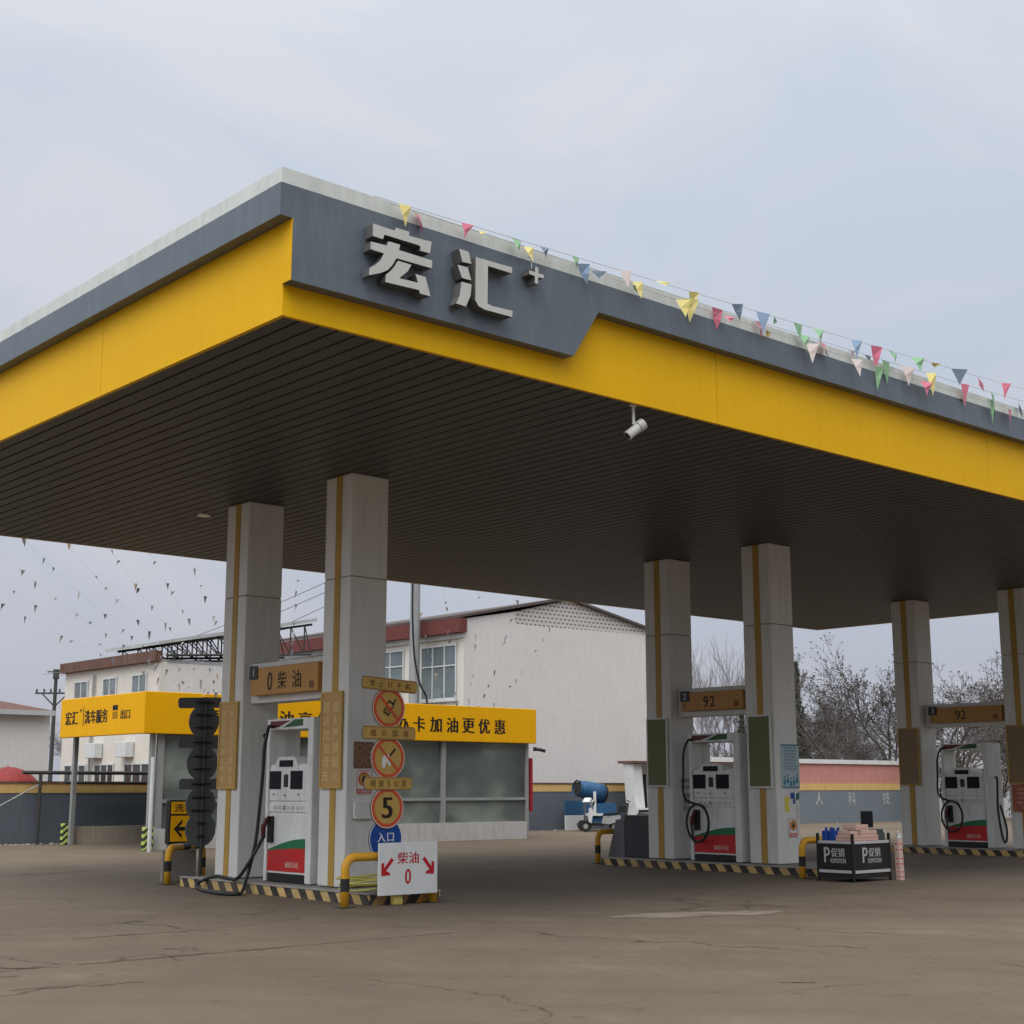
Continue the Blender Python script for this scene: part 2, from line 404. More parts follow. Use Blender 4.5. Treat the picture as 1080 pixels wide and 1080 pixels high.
# ------------------------------------------------------------------ canopy
CX0, CX1, CY0, CY1, CZ = 7.0, 33.9, 11.25, 25.15, 5.93
canopy = thing('station_canopy', 'huge flat filling station canopy with yellow and grey fascia on white square columns', 'canopy', (20.4, 18.2, 0))
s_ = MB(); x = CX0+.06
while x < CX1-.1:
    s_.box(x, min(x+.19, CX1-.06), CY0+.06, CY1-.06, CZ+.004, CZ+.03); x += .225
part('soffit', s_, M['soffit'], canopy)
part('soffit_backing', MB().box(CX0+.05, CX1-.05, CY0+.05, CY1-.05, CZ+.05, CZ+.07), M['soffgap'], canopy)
part('roof_deck', MB().box(CX0+.05, CX1-.05, CY0+.05, CY1-.05, 7.10, 7.22), M['greyroof'], canopy)
f = MB()
def rng(a, b, st):
    out = []; p = a
    while p < b-.01: out.append((p, min(p+st, b))); p += st
    return out
for a, b in rng(CX0, CX1, 6.3): f.box(a+(.0 if a == CX0 else .004), b-(0 if b == CX1 else .004), CY0, CY0+.05, CZ-.02, 6.86)
for a, b in rng(CX0, CX1, 6.3): f.box(a+(.0 if a == CX0 else .004), b-(0 if b == CX1 else .004), CY1-.05, CY1, CZ+.002, 6.86)
for i, (a, b) in enumerate([(CY0+.05, 15.1)]+rng(15.1, CY1-.05, 3.95)):
    f.box(CX0, CX0+.05, a+(0 if i == 0 else .004), b-.004, CZ-.02, 6.86)
    f.box(CX1-.05, CX1, a+(0 if i == 0 else .004), b-.004, CZ+.002, 6.86)
part('fascia', f, M['yellow'], canopy)
part('fascia_backing', MB().box(CX0+.052, CX1-.052, CY0+.052, CY1-.052, 6.0, 6.02).box(CX0+.052, CX0+.07, CY0+.052, CY1-.052, 6.02, 6.86).box(CX0+.07, CX1-.07, CY0+.052, CY0+.07, 6.02, 6.86), M['gap'], canopy)
fr = F_front(0, CY0, 0)
gb = MB().prism([(6.85, 7.17), (6.85, 6.84), (6.995, 6.84), (6.995, 6.22), (10.70, 6.22), (11.10, 6.82), (34.05, 6.82), (34.05, 7.17)], fr, .0, .15)
gb.box(6.85, 6.995, CY0, CY1, 6.84, 7.17); gb.box(CX1, CX1+.15, CY0, CY1, 6.84, 7.17); gb.box(6.85, CX1+.15, CY1, CY1+.15, 6.84, 7.17)
part('grey_band', gb, M['bandg'], canopy)
# logo panel's left end shows the yellow of the side fascia
part('panel_return', MB().box(6.988, 6.997, CY0-.149, CY0, 6.221, 6.839), M['yellow'], canopy)
cb = MB()
for a, b in rng(6.87, CX1+.13, 6.1): cb.box(a+.002, b-.002, CY0-.13, CY0+.12, 7.17, 7.335)
for a, b in rng(CY0+.12, CY1+.13, 6.1): cb.box(6.87, 7.1, a+.002, b-.002, 7.17, 7.335)
cb.box(CX1-.1, CX1+.13, CY0+.12, CY1+.13, 7.17, 7.335).box(7.1, CX1-.1, CY1-.1, CY1+.13, 7.17, 7.335)
part('roof_edge_trim', cb, M['capw'], canopy)
# dimensional lettering
ROOF = [(7.836, 6.971), (8.109, 6.968), (8.12, 7.004), (8.288, 7.005), (8.285, 6.961), (8.574, 6.972), (8.555, 6.842), (8.428, 6.841), (8.434, 6.884), (8.403, 6.893), (7.979, 6.893), (7.962, 6.84), (7.838, 6.844)]
NA = [(7.814, 6.777), (8.011, 6.785), (8.028, 6.835), (8.174, 6.837), (8.161, 6.777), (8.585, 6.772), (8.58, 6.688), (8.133, 6.684), (8.08, 6.595), (8.022, 6.53), (7.929, 6.477), (7.801, 6.426), (7.805, 6.498), (7.88, 6.555), (7.943, 6.621), (7.977, 6.695), (7.813, 6.698)]
SI = [(8.149, 6.662), (8.318, 6.659), (8.273, 6.581), (8.166, 6.482), (8.397, 6.491), (8.403, 6.5), (8.371, 6.575), (8.5, 6.575), (8.565, 6.385), (8.433, 6.383), (8.42, 6.418), (8.001, 6.402), (8.002, 6.475), (8.069, 6.541), (8.116, 6.604)]
D1 = [(8.937, 6.992), (9.068, 6.99), (9.105, 6.866), (8.984, 6.859)]
D2 = [(8.916, 6.811), (9.055, 6.813), (9.103, 6.684), (8.978, 6.682)]
D3 = [(8.971, 6.638), (9.106, 6.641), (9.093, 6.512), (9.03, 6.383), (8.9, 6.387), (8.944, 6.477)]
FANG = [(9.159, 6.955), (9.669, 6.965), (9.662, 6.898), (9.328, 6.899), (9.323, 6.484), (9.389, 6.47), (9.677, 6.48), (9.666, 6.41), (9.287, 6.407), (9.2, 6.427), (9.157, 6.481)]
PLUS = [(10.005, 7.06), (10.052, 7.06), (10.052, 6.993), (10.137, 6.996), (10.129, 6.955), (10.051, 6.949), (10.043, 6.871), (10.001, 6.869), (10.002, 6.951), (9.92, 6.955), (9.92, 6.997), (10.005, 6.997)]
lf = F_front(0, 10.97, 0)
for nm, polys in (('logo_letter', (ROOF, NA, SI)), ('logo_letter', (D1, D2, D3, FANG)), ('logo_plus', (PLUS,))):
    lb = MB()
    for i, p in enumerate(polys): lb.prism(p, lf, -.12+i*.0015, i*.0015, 0, 1)
    part(nm, lb, [M['letter'], M['letters']], canopy)
part('plus_bracket', MB().tube([(9.97, 10.99, 7.03), (9.97, 10.99, 7.17), (9.99, 11.06, 7.19)], .008, 6), M['galv'], canopy)
# columns
def column(x, y, w=.65, dark=False):
    mb = MB()
    mb.bbox(x, x+w, y, y+.655, .15, 4.44, .02).bbox(x, x+w, y, y+.655, 4.443, CZ+.003, .02)
    c = part('column', mb, M['colw'], canopy)
    ys = y+.30
    part('stripe', MB().box(x-.012, x+.004, ys-.06, ys+.075, .16, CZ-.005), M['ystripe'], c)
    part('seam', MB().box(x+.015, x+w-.015, y+.015, y+.64, 4.438, 4.445), M['gap'], c)
    return c
COLS = [(11.6, 16.62), (11.6, 19.43), (20.85, 16.5), (20.85, 19.0), (30.0, 16.55), (30.0, 19.4)]
for x, y in COLS: column(x, y)
for px_, py_ in ((11.64, 20.93),):
    part('ceiling_lamp', MB().disc((Vector((px_, py_, CZ)), VX, -VY, -VZ), 0, 0, .11, -.02, .02, 20), PM('lamp_glass_off', (.62, .62, .58), .25, dirt=0), canopy)

# ------------------------------------------------------------------ fuel islands
ISL = [((11.25, 12.42), (15.55, 20.5), 'fuel island kerb under the diesel pump with worn yellow and black stripes'),
       ((20.5, 22.0), (15.3, 20.6), 'fuel island kerb under the middle pump beside the promotion stand, striped black and yellow'),
       ((29.65, 31.2), (15.75, 20.9), 'fuel island kerb under the farthest pump, striped black and yellow')]
for (x0, x1), (y0, y1), lab in ISL:
    t = thing('fuel_island', lab, 'kerb island', ((x0+x1)/2, (y0+y1)/2, 0), 'fuel islands')
    part('slab', MB().box(x0+.02, x1-.02, y0+.02, y1-.02, 0, .14), M['concrete'], t)
    part('side_kerb', MB().box(x0, x0+.02, y0, y1, .0, .125), M['hazard'], t); part('side_kerb', MB().box(x1-.02, x1, y0, y1, .0, .125), M['hazard'], t)
    part('end_kerb', MB().box(x0+.02, x1-.02, y0, y0+.02, .0, .125), M['hazardx'], t); part('end_kerb', MB().box(x0+.02, x1-.02, y1-.02, y1, .0, .125), M['hazardx'], t)
    part('steel_edge', MB().bbox(x0-.012, x0+.07, y0-.012, y1+.012, .126, .15, .006).bbox(x0+.071, x1-.071, y0-.012, y0+.07, .126, .149, .006).bbox(x1-.07, x1+.012, y0-.012, y1+.012, .126, .15, .006), M['capst'], t)

# ------------------------------------------------------------------ fuel dispensers
def dispenser():
    X = 11.62; YL, YR = 18.72, 17.49
    t = thing('fuel_dispenser', 'white fuel dispenser on the diesel island with its hose coiled on the ground', 'fuel pump', (11.9, 18.1, .15), 'fuel dispensers on the islands')
    part('side_pillar', MB().bbox(X, X+.55, YL-.07, YL, .15, 2.49, .015), M['white'], t)
    part('side_pillar', MB().bbox(X, X+.55, YR, YR+.14, .15, 2.49, .015), M['white'], t)
    tb = part('top_beam', MB().bbox(X+.01, X+.54, YR+.141, YL-.071, 2.33, 2.49, .012), M['white'], t)
    fl = F_left(X+.01, 0, 0)
    part('beam_decal', MB().prism([(-YL+.08, 2.46), (-YL+.08, 2.36), (-YL+.30, 2.37), (-YL+.62, 2.46)], fl, .001, .004, 0).prism([(-YL+.42, 2.36), (-YL+.95, 2.375), (-YL+.95, 2.47), (-YL+.72, 2.47)], fl, .001, .004, 1), [PM('dark_red_decal', (.13, .03, .03), .5, dirt=.1), PM('dark_green_decal', (.03, .10, .04), .5, dirt=.1)], tb)
    a, b = YR+.143, YL-.073
    part('cabinet', MB().bbox(X+.04, X+.50, a, b, .27, 1.83, .02), M['white'], t)
    yc = 18.2
    hp = [(-yc-.30, 1.80), (-yc+.30, 1.80), (-yc+.25, 1.90), (-yc+.20, 1.935), (-yc-.20, 1.935), (-yc-.25, 1.90)]
    hd = part('display_hood', MB().prism(hp, F_left(X+.03, 0, 0), -.40, .012), M['white'], t)
    part('display', MB().box(X+.012, X+.02, yc-.18, yc+.18, 1.79, 1.885), M['screen'], hd)
    hf = part('head_face', MB().bbox(X+.02, X+.045, a+.01, b-.01, 1.30, 1.80, .008), M['white'], t)
    part('display', MB().box(X+.010, X+.022, 18.33, 18.63, 1.47, 1.73), M['screen'], hf)
    part('display', MB().box(X+.010, X+.022, 17.76, 18.07, 1.47, 1.73), M['screen'], hf)
    part('keypad', MB().box(X+.012, X+.022, 18.14, 18.25, 1.50, 1.68), M['black'], hf)
    part('indicator', MB().box(X+.013, X+.022, 17.85, 17.88, 1.38, 1.40).box(X+.013, X+.022, 18.2, 18.24, 1.37, 1.39).box(X+.013, X+.022, 18.5, 18.53, 1.38, 1.40), M['black'], hf)
    bp = part('button_panel', MB().bbox(X+.02, X+.045, a+.01, b-.01, 1.14, 1.27, .008), M['white'], t)
    for k in range(7): part('button', MB().box(X+.013, X+.022, a+.09+k*.12, a+.15+k*.12, 1.18, 1.225), M['letter'], bp)
    text_mb(mk := MB(), '12', F_left(X+.013, 0, 0), -18.22, 1.205, .06, .002, .01); part('numeral', mk, M['ink'], bp)
    dp = part('lower_panel', MB().bbox(X+.02, X+.045, a+.01, b-.01, .27, 1.11, .008), M['white'], t)
    # red base with a green swoosh
    n = 14; top = []; mid = []
    for k in range(n+1):
        s = k/n; u = -b+.012+s*(b-a-.024)
        top.append((u, .60+.17*math.sin(s*PI*.5))); mid.append((u, .585+.05*math.sin(s*PI*.5)))
    fl2 = F_left(X+.02, 0, 0)
    part('red_panel', MB().prism([(-a-.012, .30), (-b+.012, .30)]+mid, fl2, .001, .006), M['red'], dp)
    part('green_swoosh', MB().prism(mid+top[::-1], fl2, .001, .005), M['greenp'], dp)
    text_mb(mk := MB(), '诚信石化', fl2, -17.98, .40, .085, .008, .02, wide=.36); part('lettering', mk, M['carton'], dp)
    part('plinth', MB().box(X+.03, X+.5, a, b, .15, .265), M['black'], t)
    part('nozzle_holster', MB().bbox(X-.03, X+.03, 18.48, 18.60, .70, 1.08, .015), M['black'], t)
    nz = MB().tube([(X-.06, 18.55, 1.05), (X-.10, 18.58, .92), (X-.09, 18.60, .80)], .035, 8).tube([(X-.06, 18.55, 1.05), (X-.03, 18.54, 1.08)], .02, 8).box(X-.13, X-.11, 18.56, 18.60, .78, .96)
    part('nozzle', nz, PM('nozzle_dull_red', (.09, .02, .02), .5, dirt=.1), t, smooth=False)
    return t
def spline(pts, n=10):
    P = [Vector(p) for p in pts]; P = [P[0]*2-P[1]]+P+[P[-1]*2-P[-2]]; out = []
    for i in range(1, len(P)-2):
        for k in range(n):
            t = k/n; a, b, c, d = P[i-1:i+3]
            out.append(.5*((2*b)+(c-a)*t+(2*a-5*b+4*c-d)*t*t+(3*b-a-3*c+d)*t**3))
    out.append(P[-2]); return out
d1 = dispenser()
base_loc = Vector((11.9, 18.1, .15))
d2 = place_copy(d1, (21.15, 17.97, .15), 'white and red fuel dispenser on the middle island, hose looped over its front')
d3 = place_copy(d1, (30.3, 18.3, .15), 'white and red fuel dispenser on the farthest island at the right edge')
def add_hose(t, pts, r=.022):
    off = WO[t.name]-base_loc if t is not d1 else Vector((0, 0, 0))
    part('hose', MB().tube([p+off for p in spline(pts)], r, 8), M['rubber'], t, smooth=True)
add_hose(d1, [(11.66, 18.62, 2.38), (11.45, 18.40, 2.37), (11.33, 18.26, 2.25), (11.3, 18.27, 2.05), (11.3, 18.28, 1.85), (11.3, 18.31, 1.5), (11.28, 18.37, .83), (11.25, 18.43, .49), (11.2, 18.47, .22), (11.0, 18.25, .05), (10.82, 18.1, .03), (10.72, 18.45, .03), (10.92, 19.3, .03), (11.12, 19.75, .08), (11.27, 19.5, .19), (11.27, 19.1, .18), (11.18, 18.7, .2), (11.2, 18.46, .4), (11.32, 18.36, .68), (11.50, 18.52, .80)], .026)
loop = []
for k in range(0, 22):
    a = PI*.62+2*PI*k/14
    loop.append((11.50-.02*k/22, 18.42+.27*math.cos(a), .84+.34*math.sin(a)))
hz = [(11.66, 18.62, 2.38), (11.52, 18.64, 2.36), (11.46, 18.70, 2.15), (11.46, 18.72, 1.8), (11.47, 18.71, 1.3)]+loop+[(11.5, 18.58, .80)]
add_hose(d2, hz); add_hose(d3, hz)
part('hose', MB().tube([p for p in spline([(30.2, 17.65, 1.72), (30.05, 17.52, 1.70), (29.98, 17.48, 1.5), (29.98, 17.50, 1.0), (29.98, 17.43, .4), (30.0, 17.36, .3), (30.02, 17.34, .6), (30.02, 17.46, 1.1)])], .025, 8), M['rubber'], d3, smooth=True)

# ------------------------------------------------------------------ pump number signs between the columns
def number_sign(x, y0, y1, z0, z1, words, tagtxt, label, dim=False, tag2=None):
    t = thing('pump_sign', label, 'sign', (x, (y0+y1)/2, z0), 'number signs over the pumps')
    part('housing', MB().bbox(x, x+.32, y0, y1, z0, z1, .012), M['colw'], t)
    h = z1-z0; a, b = y0+.10, y1-.22; zb, zt = z0+.10, z1-.09
    bx = part('light_box', MB().bbox(x-.14, x-.001, a, b, zb, zt, .012), M['orange'], t)
    fl = F_left(x-.14, 0, 0); mb = MB()
    for s, cy, hh, wd in words: text_mb(mb, s, fl, -cy, (zb+zt)/2-.01, hh, .003, .012, wide=wd)
    part('lettering', mb, M['ink'], bx)
    tg = part('number_tag', MB().box(x-.155, x-.141, b-.20, b+.02, zt-.17, zt+.03), M['black'], bx)
    text_mb(k := MB(), tagtxt, F_left(x-.155, 0, 0), -(b-.10), zt-.07, .11, .003, .01); part('numeral', k, M['paper'], tg)
    k = MB().box(x-.146, x-.142, a+.10, a+.21, zb+.05, zb+.15)
    if tag2: text_mb(k, tag2, fl, -(b-.08), zb+.09, .12, .003, .01)
    part('small_mark', k, PM('dark_orange_print', (.17, .08, .03), .6, dirt=0), bx)
    return t
number_sign(11.74, 17.28, 19.425, 2.76, 3.37, [('0', 18.66, .27, .13), ('柴', 18.32, .26, .24), ('油', 17.93, .26, .24)], '1', 'tan number sign reading 0 diesel in Chinese above the nearest pump')
number_sign(21.05, 17.157, 18.995, 2.83, 3.37, [('9', 18.16, .20, .12), ('2', 18.0, .20, .12)], '2', 'orange number sign reading 92 above the middle pump', tag2='P')
number_sign(30.2, 17.207, 19.395, 2.88, 3.42, [('9', 18.43, .2, .12), ('2', 18.28, .2, .12)], '3', 'dim orange number sign reading 92 above the farthest pump', tag2='1')

# ------------------------------------------------------------------ plates on the columns
def plate(x, y0, y1, z0, z1, face, frame, rows, chars, label, name='column_plate'):
    t = thing(name, label, 'notice board', (x, (y0+y1)/2, z0), 'tall notice boards on the column sides')
    part('frame', MB().box(x-.045, x-.013, y0, y1, z0, z0+.03).box(x-.045, x-.013, y0, y1, z1-.03, z1).box(x-.045, x-.013, y0, y0+.03, z0+.03, z1-.03).box(x-.045, x-.013, y1-.03, y1, z0+.03, z1-.03), frame, t)
    b = part('panel', MB().box(x-.036, x-.014, y0+.03, y1-.03, z0+.03, z1-.03), face, t)
    if rows:
        fl = F_left(x-.036, 0, 0); mb = MB(); ncol = rows; w = (y1-y0-.06)/ncol
        n = len(chars)//ncol
        for c in range(ncol):
            for k in range(n):
                ch = chars[c*n+k]
                text_mb(mb, ch, fl, -y1+.03+w*(c+.5), z1-.12-(z1-z0-.2)*(k+.5)/n, min(w*.72, (z1-z0-.2)/n*.8), .003, .01)
        part('lettering', mb, M['gold'], b)
    return t
plate(11.6, 19.50, 20.04, 1.47, 2.80, M['tan'], M['tansign'], 2, '进站加油熄火停车禁止吸烟注意安全', 'tan board of faint small writing on the column at the back of the diesel island')
plate(11.6, 16.70, 17.22, 1.48, 2.82, M['tan'], M['tansign'], 2, '进站加油请先熄火严禁烟火', 'tan board with two columns of gold characters on the nearest column')
plate(20.85, 19.08, 19.62, 1.50, 2.82, M['green'], M['colw'], 0, '', 'plain olive board on the rear column of the middle island')
plate(20.85, 16.56, 17.10, 1.48, 2.79, M['green'], M['colw'], 0, '', 'plain olive board on the front column of the middle island')
plate(30.0, 19.45, 20.01, 1.54, 2.88, PM('brown_board', (.22, .155, .08), .5, dirt=.2), M['tansign'], 0, '', 'brown board on the rear column of the farthest island')
plate(30.0, 16.62, 17.18, 1.56, 2.87, PM('brown_board', (.22, .155, .08), .5, dirt=.2), M['tansign'], 0, '', 'brown board on the front column of the farthest island')
t = thing('red_notice', 'red notice of pale writing under the brown board at the right edge', 'notice', (30, 17.2, 1))
part('panel', MB().box(29.93, 29.985, 16.45, 17.1, .97, 1.545), PM('notice_red', (.34, .10, .06), .6, dirt=.3), t)
mb = MB(); rr = random.Random(5)
for k, s in enumerate(('加油站安全须知', '严禁烟火熄火加油', '禁止使用手机', '限速行驶注意安全', '文明加油')): text_mb(mb, s, F_left(29.93, 0, 0), -16.78, 1.46-k*.10, .06, .003, .01, wide=.05*len(s))
part('lettering', mb, M['carton'], t)

# ------------------------------------------------------------------ paper and signs on the near column (front face)
Yn = 16.62
t = thing('brown_plate_sign', 'brown plate with four round marks on the near column, half behind the round signs', 'sign', (11.87, Yn, 1.75))
part('plate', MB().box(11.72, 12.05, Yn-.02, Yn-.003, 1.76, 2.12), M['brownpl'], t)
mb = MB()
for i in (0, 1):
    for j in (0, 1): mb.disc(F_front(0, Yn-.02, 0), 11.80+.17*i, 1.85+.18*j, .06, 0, .003, 20, 0, .045)
mb.box(11.880, 11.89, Yn-.023, Yn-.0205, 1.76, 2.12).box(11.72, 11.879, Yn-.023, Yn-.0205, 1.935, 1.945)
part('symbols', mb, PM('plate_print', (.30, .18, .10), .6, dirt=0), t)
def no_fire(x0, x1, z0, z1, Y, label):
    t = thing('no_fire_sign', label, 'sign', ((x0+x1)/2, Y, z0))
    part('plate', MB().box(x0, x1, Y-.012, Y-.003, z0, z1), M['paper'], t)
    part('border', MB().box(x0+.01, x1-.01, Y-.015, Y-.0125, z0+.01, z0+(z1-z0)*.22).box(x0+.01, x0+.02, Y-.015, Y-.0125, z0+(z1-z0)*.22, z1-.01).box(x1-.02, x1-.01, Y-.015, Y-.0125, z0+(z1-z0)*.22, z1-.01).box(x0+.021, x1-.021, Y-.015, Y-.0125, z1-.02, z1-.01), M['redsign'], t)
    cx, cz, r = (x0+x1)/2, z0+(z1-z0)*.62, (x1-x0)*.36
    part('symbol', MB().disc(F_front(0, Y-.0125, 0), cx, cz, r, 0, .003, 24, 0).disc(F_front(0, Y-.0155, 0), cx, cz, r, 0, .002, 24, 1, r*.8).prism([(cx-r*.3, cz-r*.5), (cx+r*.3, cz-r*.5), (cx+r*.4, cz), (cx, cz+r*.6), (cx-r*.4, cz)], F_front(0, Y-.0155, 0), 0, .002, 2), [M['tansign'], M['redsign'], M['ink']], t)
    mb = MB(); text_mb(mb, '严禁烟火', F_front(0, Y-.015, 0), cx, z0+(z1-z0)*.12, (z1-z0)*.12, .003, .01, wide=(x1-x0)*.8); part('lettering', mb, M['paper'], t)
no_fire(11.76, 12.03, 1.40, 1.735, Yn, 'small white and red no fire sign on the near column below the brown plate')
no_fire(21.15, 21.40, .61, .955, 16.5, 'small white and red no fire sign low on the middle island column')
single('meter_box', MB().bbox(11.72, 12.05, Yn-.05, Yn-.003, 1.07, 1.29, .008).box(11.73, 12.04, Yn-.055, Yn-.051, 1.07, 1.10), M['colw'], (11.87, Yn, 1.07), 'flat off-white box low on the near column behind the speed limit sign', 'box')
t = thing('notice_poster', 'pale cyan poster with rows of writing and figures on the middle island column', 'poster', (21.3, 16.5, 1.47))
Yp = 16.5
part('sheet', MB().box(21.0, 21.52, Yp-.008, Yp-.003, 1.47, 2.26), M['poster'], t)
mb = MB(); rr = random.Random(3)
for k in range(8):
    z = 2.20-k*.055; text_mb(mb, ('加油站服务公约', '文明礼貌热情周到', '油品质量数量保证', '安全第一预防为主', '顾客至上诚信经营', '严禁烟火注意安全', '进站熄火停车加油', '欢迎监督')[k], F_front(0, Yp-.008, 0), 21.26, z, .035, .002, 0, wide=.36)
part('lettering', mb, M['cyanink'], t)
mb = MB()
for k in range(5):
    cx = 21.08+.09*k; cz = 1.60+.03*math.sin(k*2)
    mb.disc(F_front(0, Yp-.0085, 0), cx, cz+.07, .022, 0, .002, 14).prism([(cx-.035, cz-.06), (cx+.035, cz-.06), (cx+.03, cz+.03), (cx-.03, cz+.03)], F_front(0, Yp-.0085, 0), 0, .002)
mb.box(21.02, 21.50, Yp-.0105, Yp-.0085, 1.485, 1.51).box(21.0, 21.52, Yp-.014, Yp-.0085, 2.235, 2.26)
part('figures', mb, PM('poster_blue_print', (.05, .17, .25), .6, dirt=0), t)
t = thing('info_sticker', 'small yellow and blue stickers with fine print under the cyan poster', 'sticker', (21.3, Yp, 1.03))
part('yellow_label', MB().disc(F_front(0, Yp-.003, 0), 21.13, 1.27, .07, 0, .004, 20).box(21.07, 21.19, Yp-.0065, Yp-.003, 1.06, 1.20), M['yel'], t)
part('blue_label', MB().box(21.24, 21.36, Yp-.007, Yp-.003, 1.29, 1.40).box(21.31, 21.37, Yp-.0065, Yp-.003, 1.20, 1.285), M['bluebag'], t)
part('green_label', MB().prism([(21.40, 1.26), (21.49, 1.29), (21.49, 1.41), (21.40, 1.37)], F_front(0, Yp-.003, 0), 0, .004), PM('green_print', (.01, .12, .10), .6, dirt=0), t)
mb = MB()
for k in range(6): mb.box(21.38, 21.38+rr.uniform(.05, .11), Yp-.006, Yp-.003, 1.16-k*.045, 1.168-k*.045)
part('fine_print', mb, M['cyanink'], t)
# faint notice on the -Y face of the rear middle column
t = thing('phone_notice', 'faded printed lines on the rear column beside the middle pump', 'notice', (21.2, 19.0, 1.2))
mb = MB()
text_mb(mb, '客服电话', F_front(0, 18.997, 0), 21.24, 1.62, .08, .003, .01); text_mb(mb, '油品价格', F_front(0, 18.997, 0), 21.24, 1.50, .08, .003, .01)
for k in range(3): text_mb(mb, '加油', F_front(0, 18.997, 0), 21.24, 1.34-k*.12, .1, .003, .01)
part('lettering', mb, PM('faded_print', (.14, .13, .13), .7, dirt=0), t)
single('column_hook', MB().disc(F_front(0, 19.43, 0), 12.02, 2.28, .035, 0, .02, 16), M['black'], (12.02, 19.43, 2.28), 'small black round cover on the grey column face beside the diesel pump', 'cover')

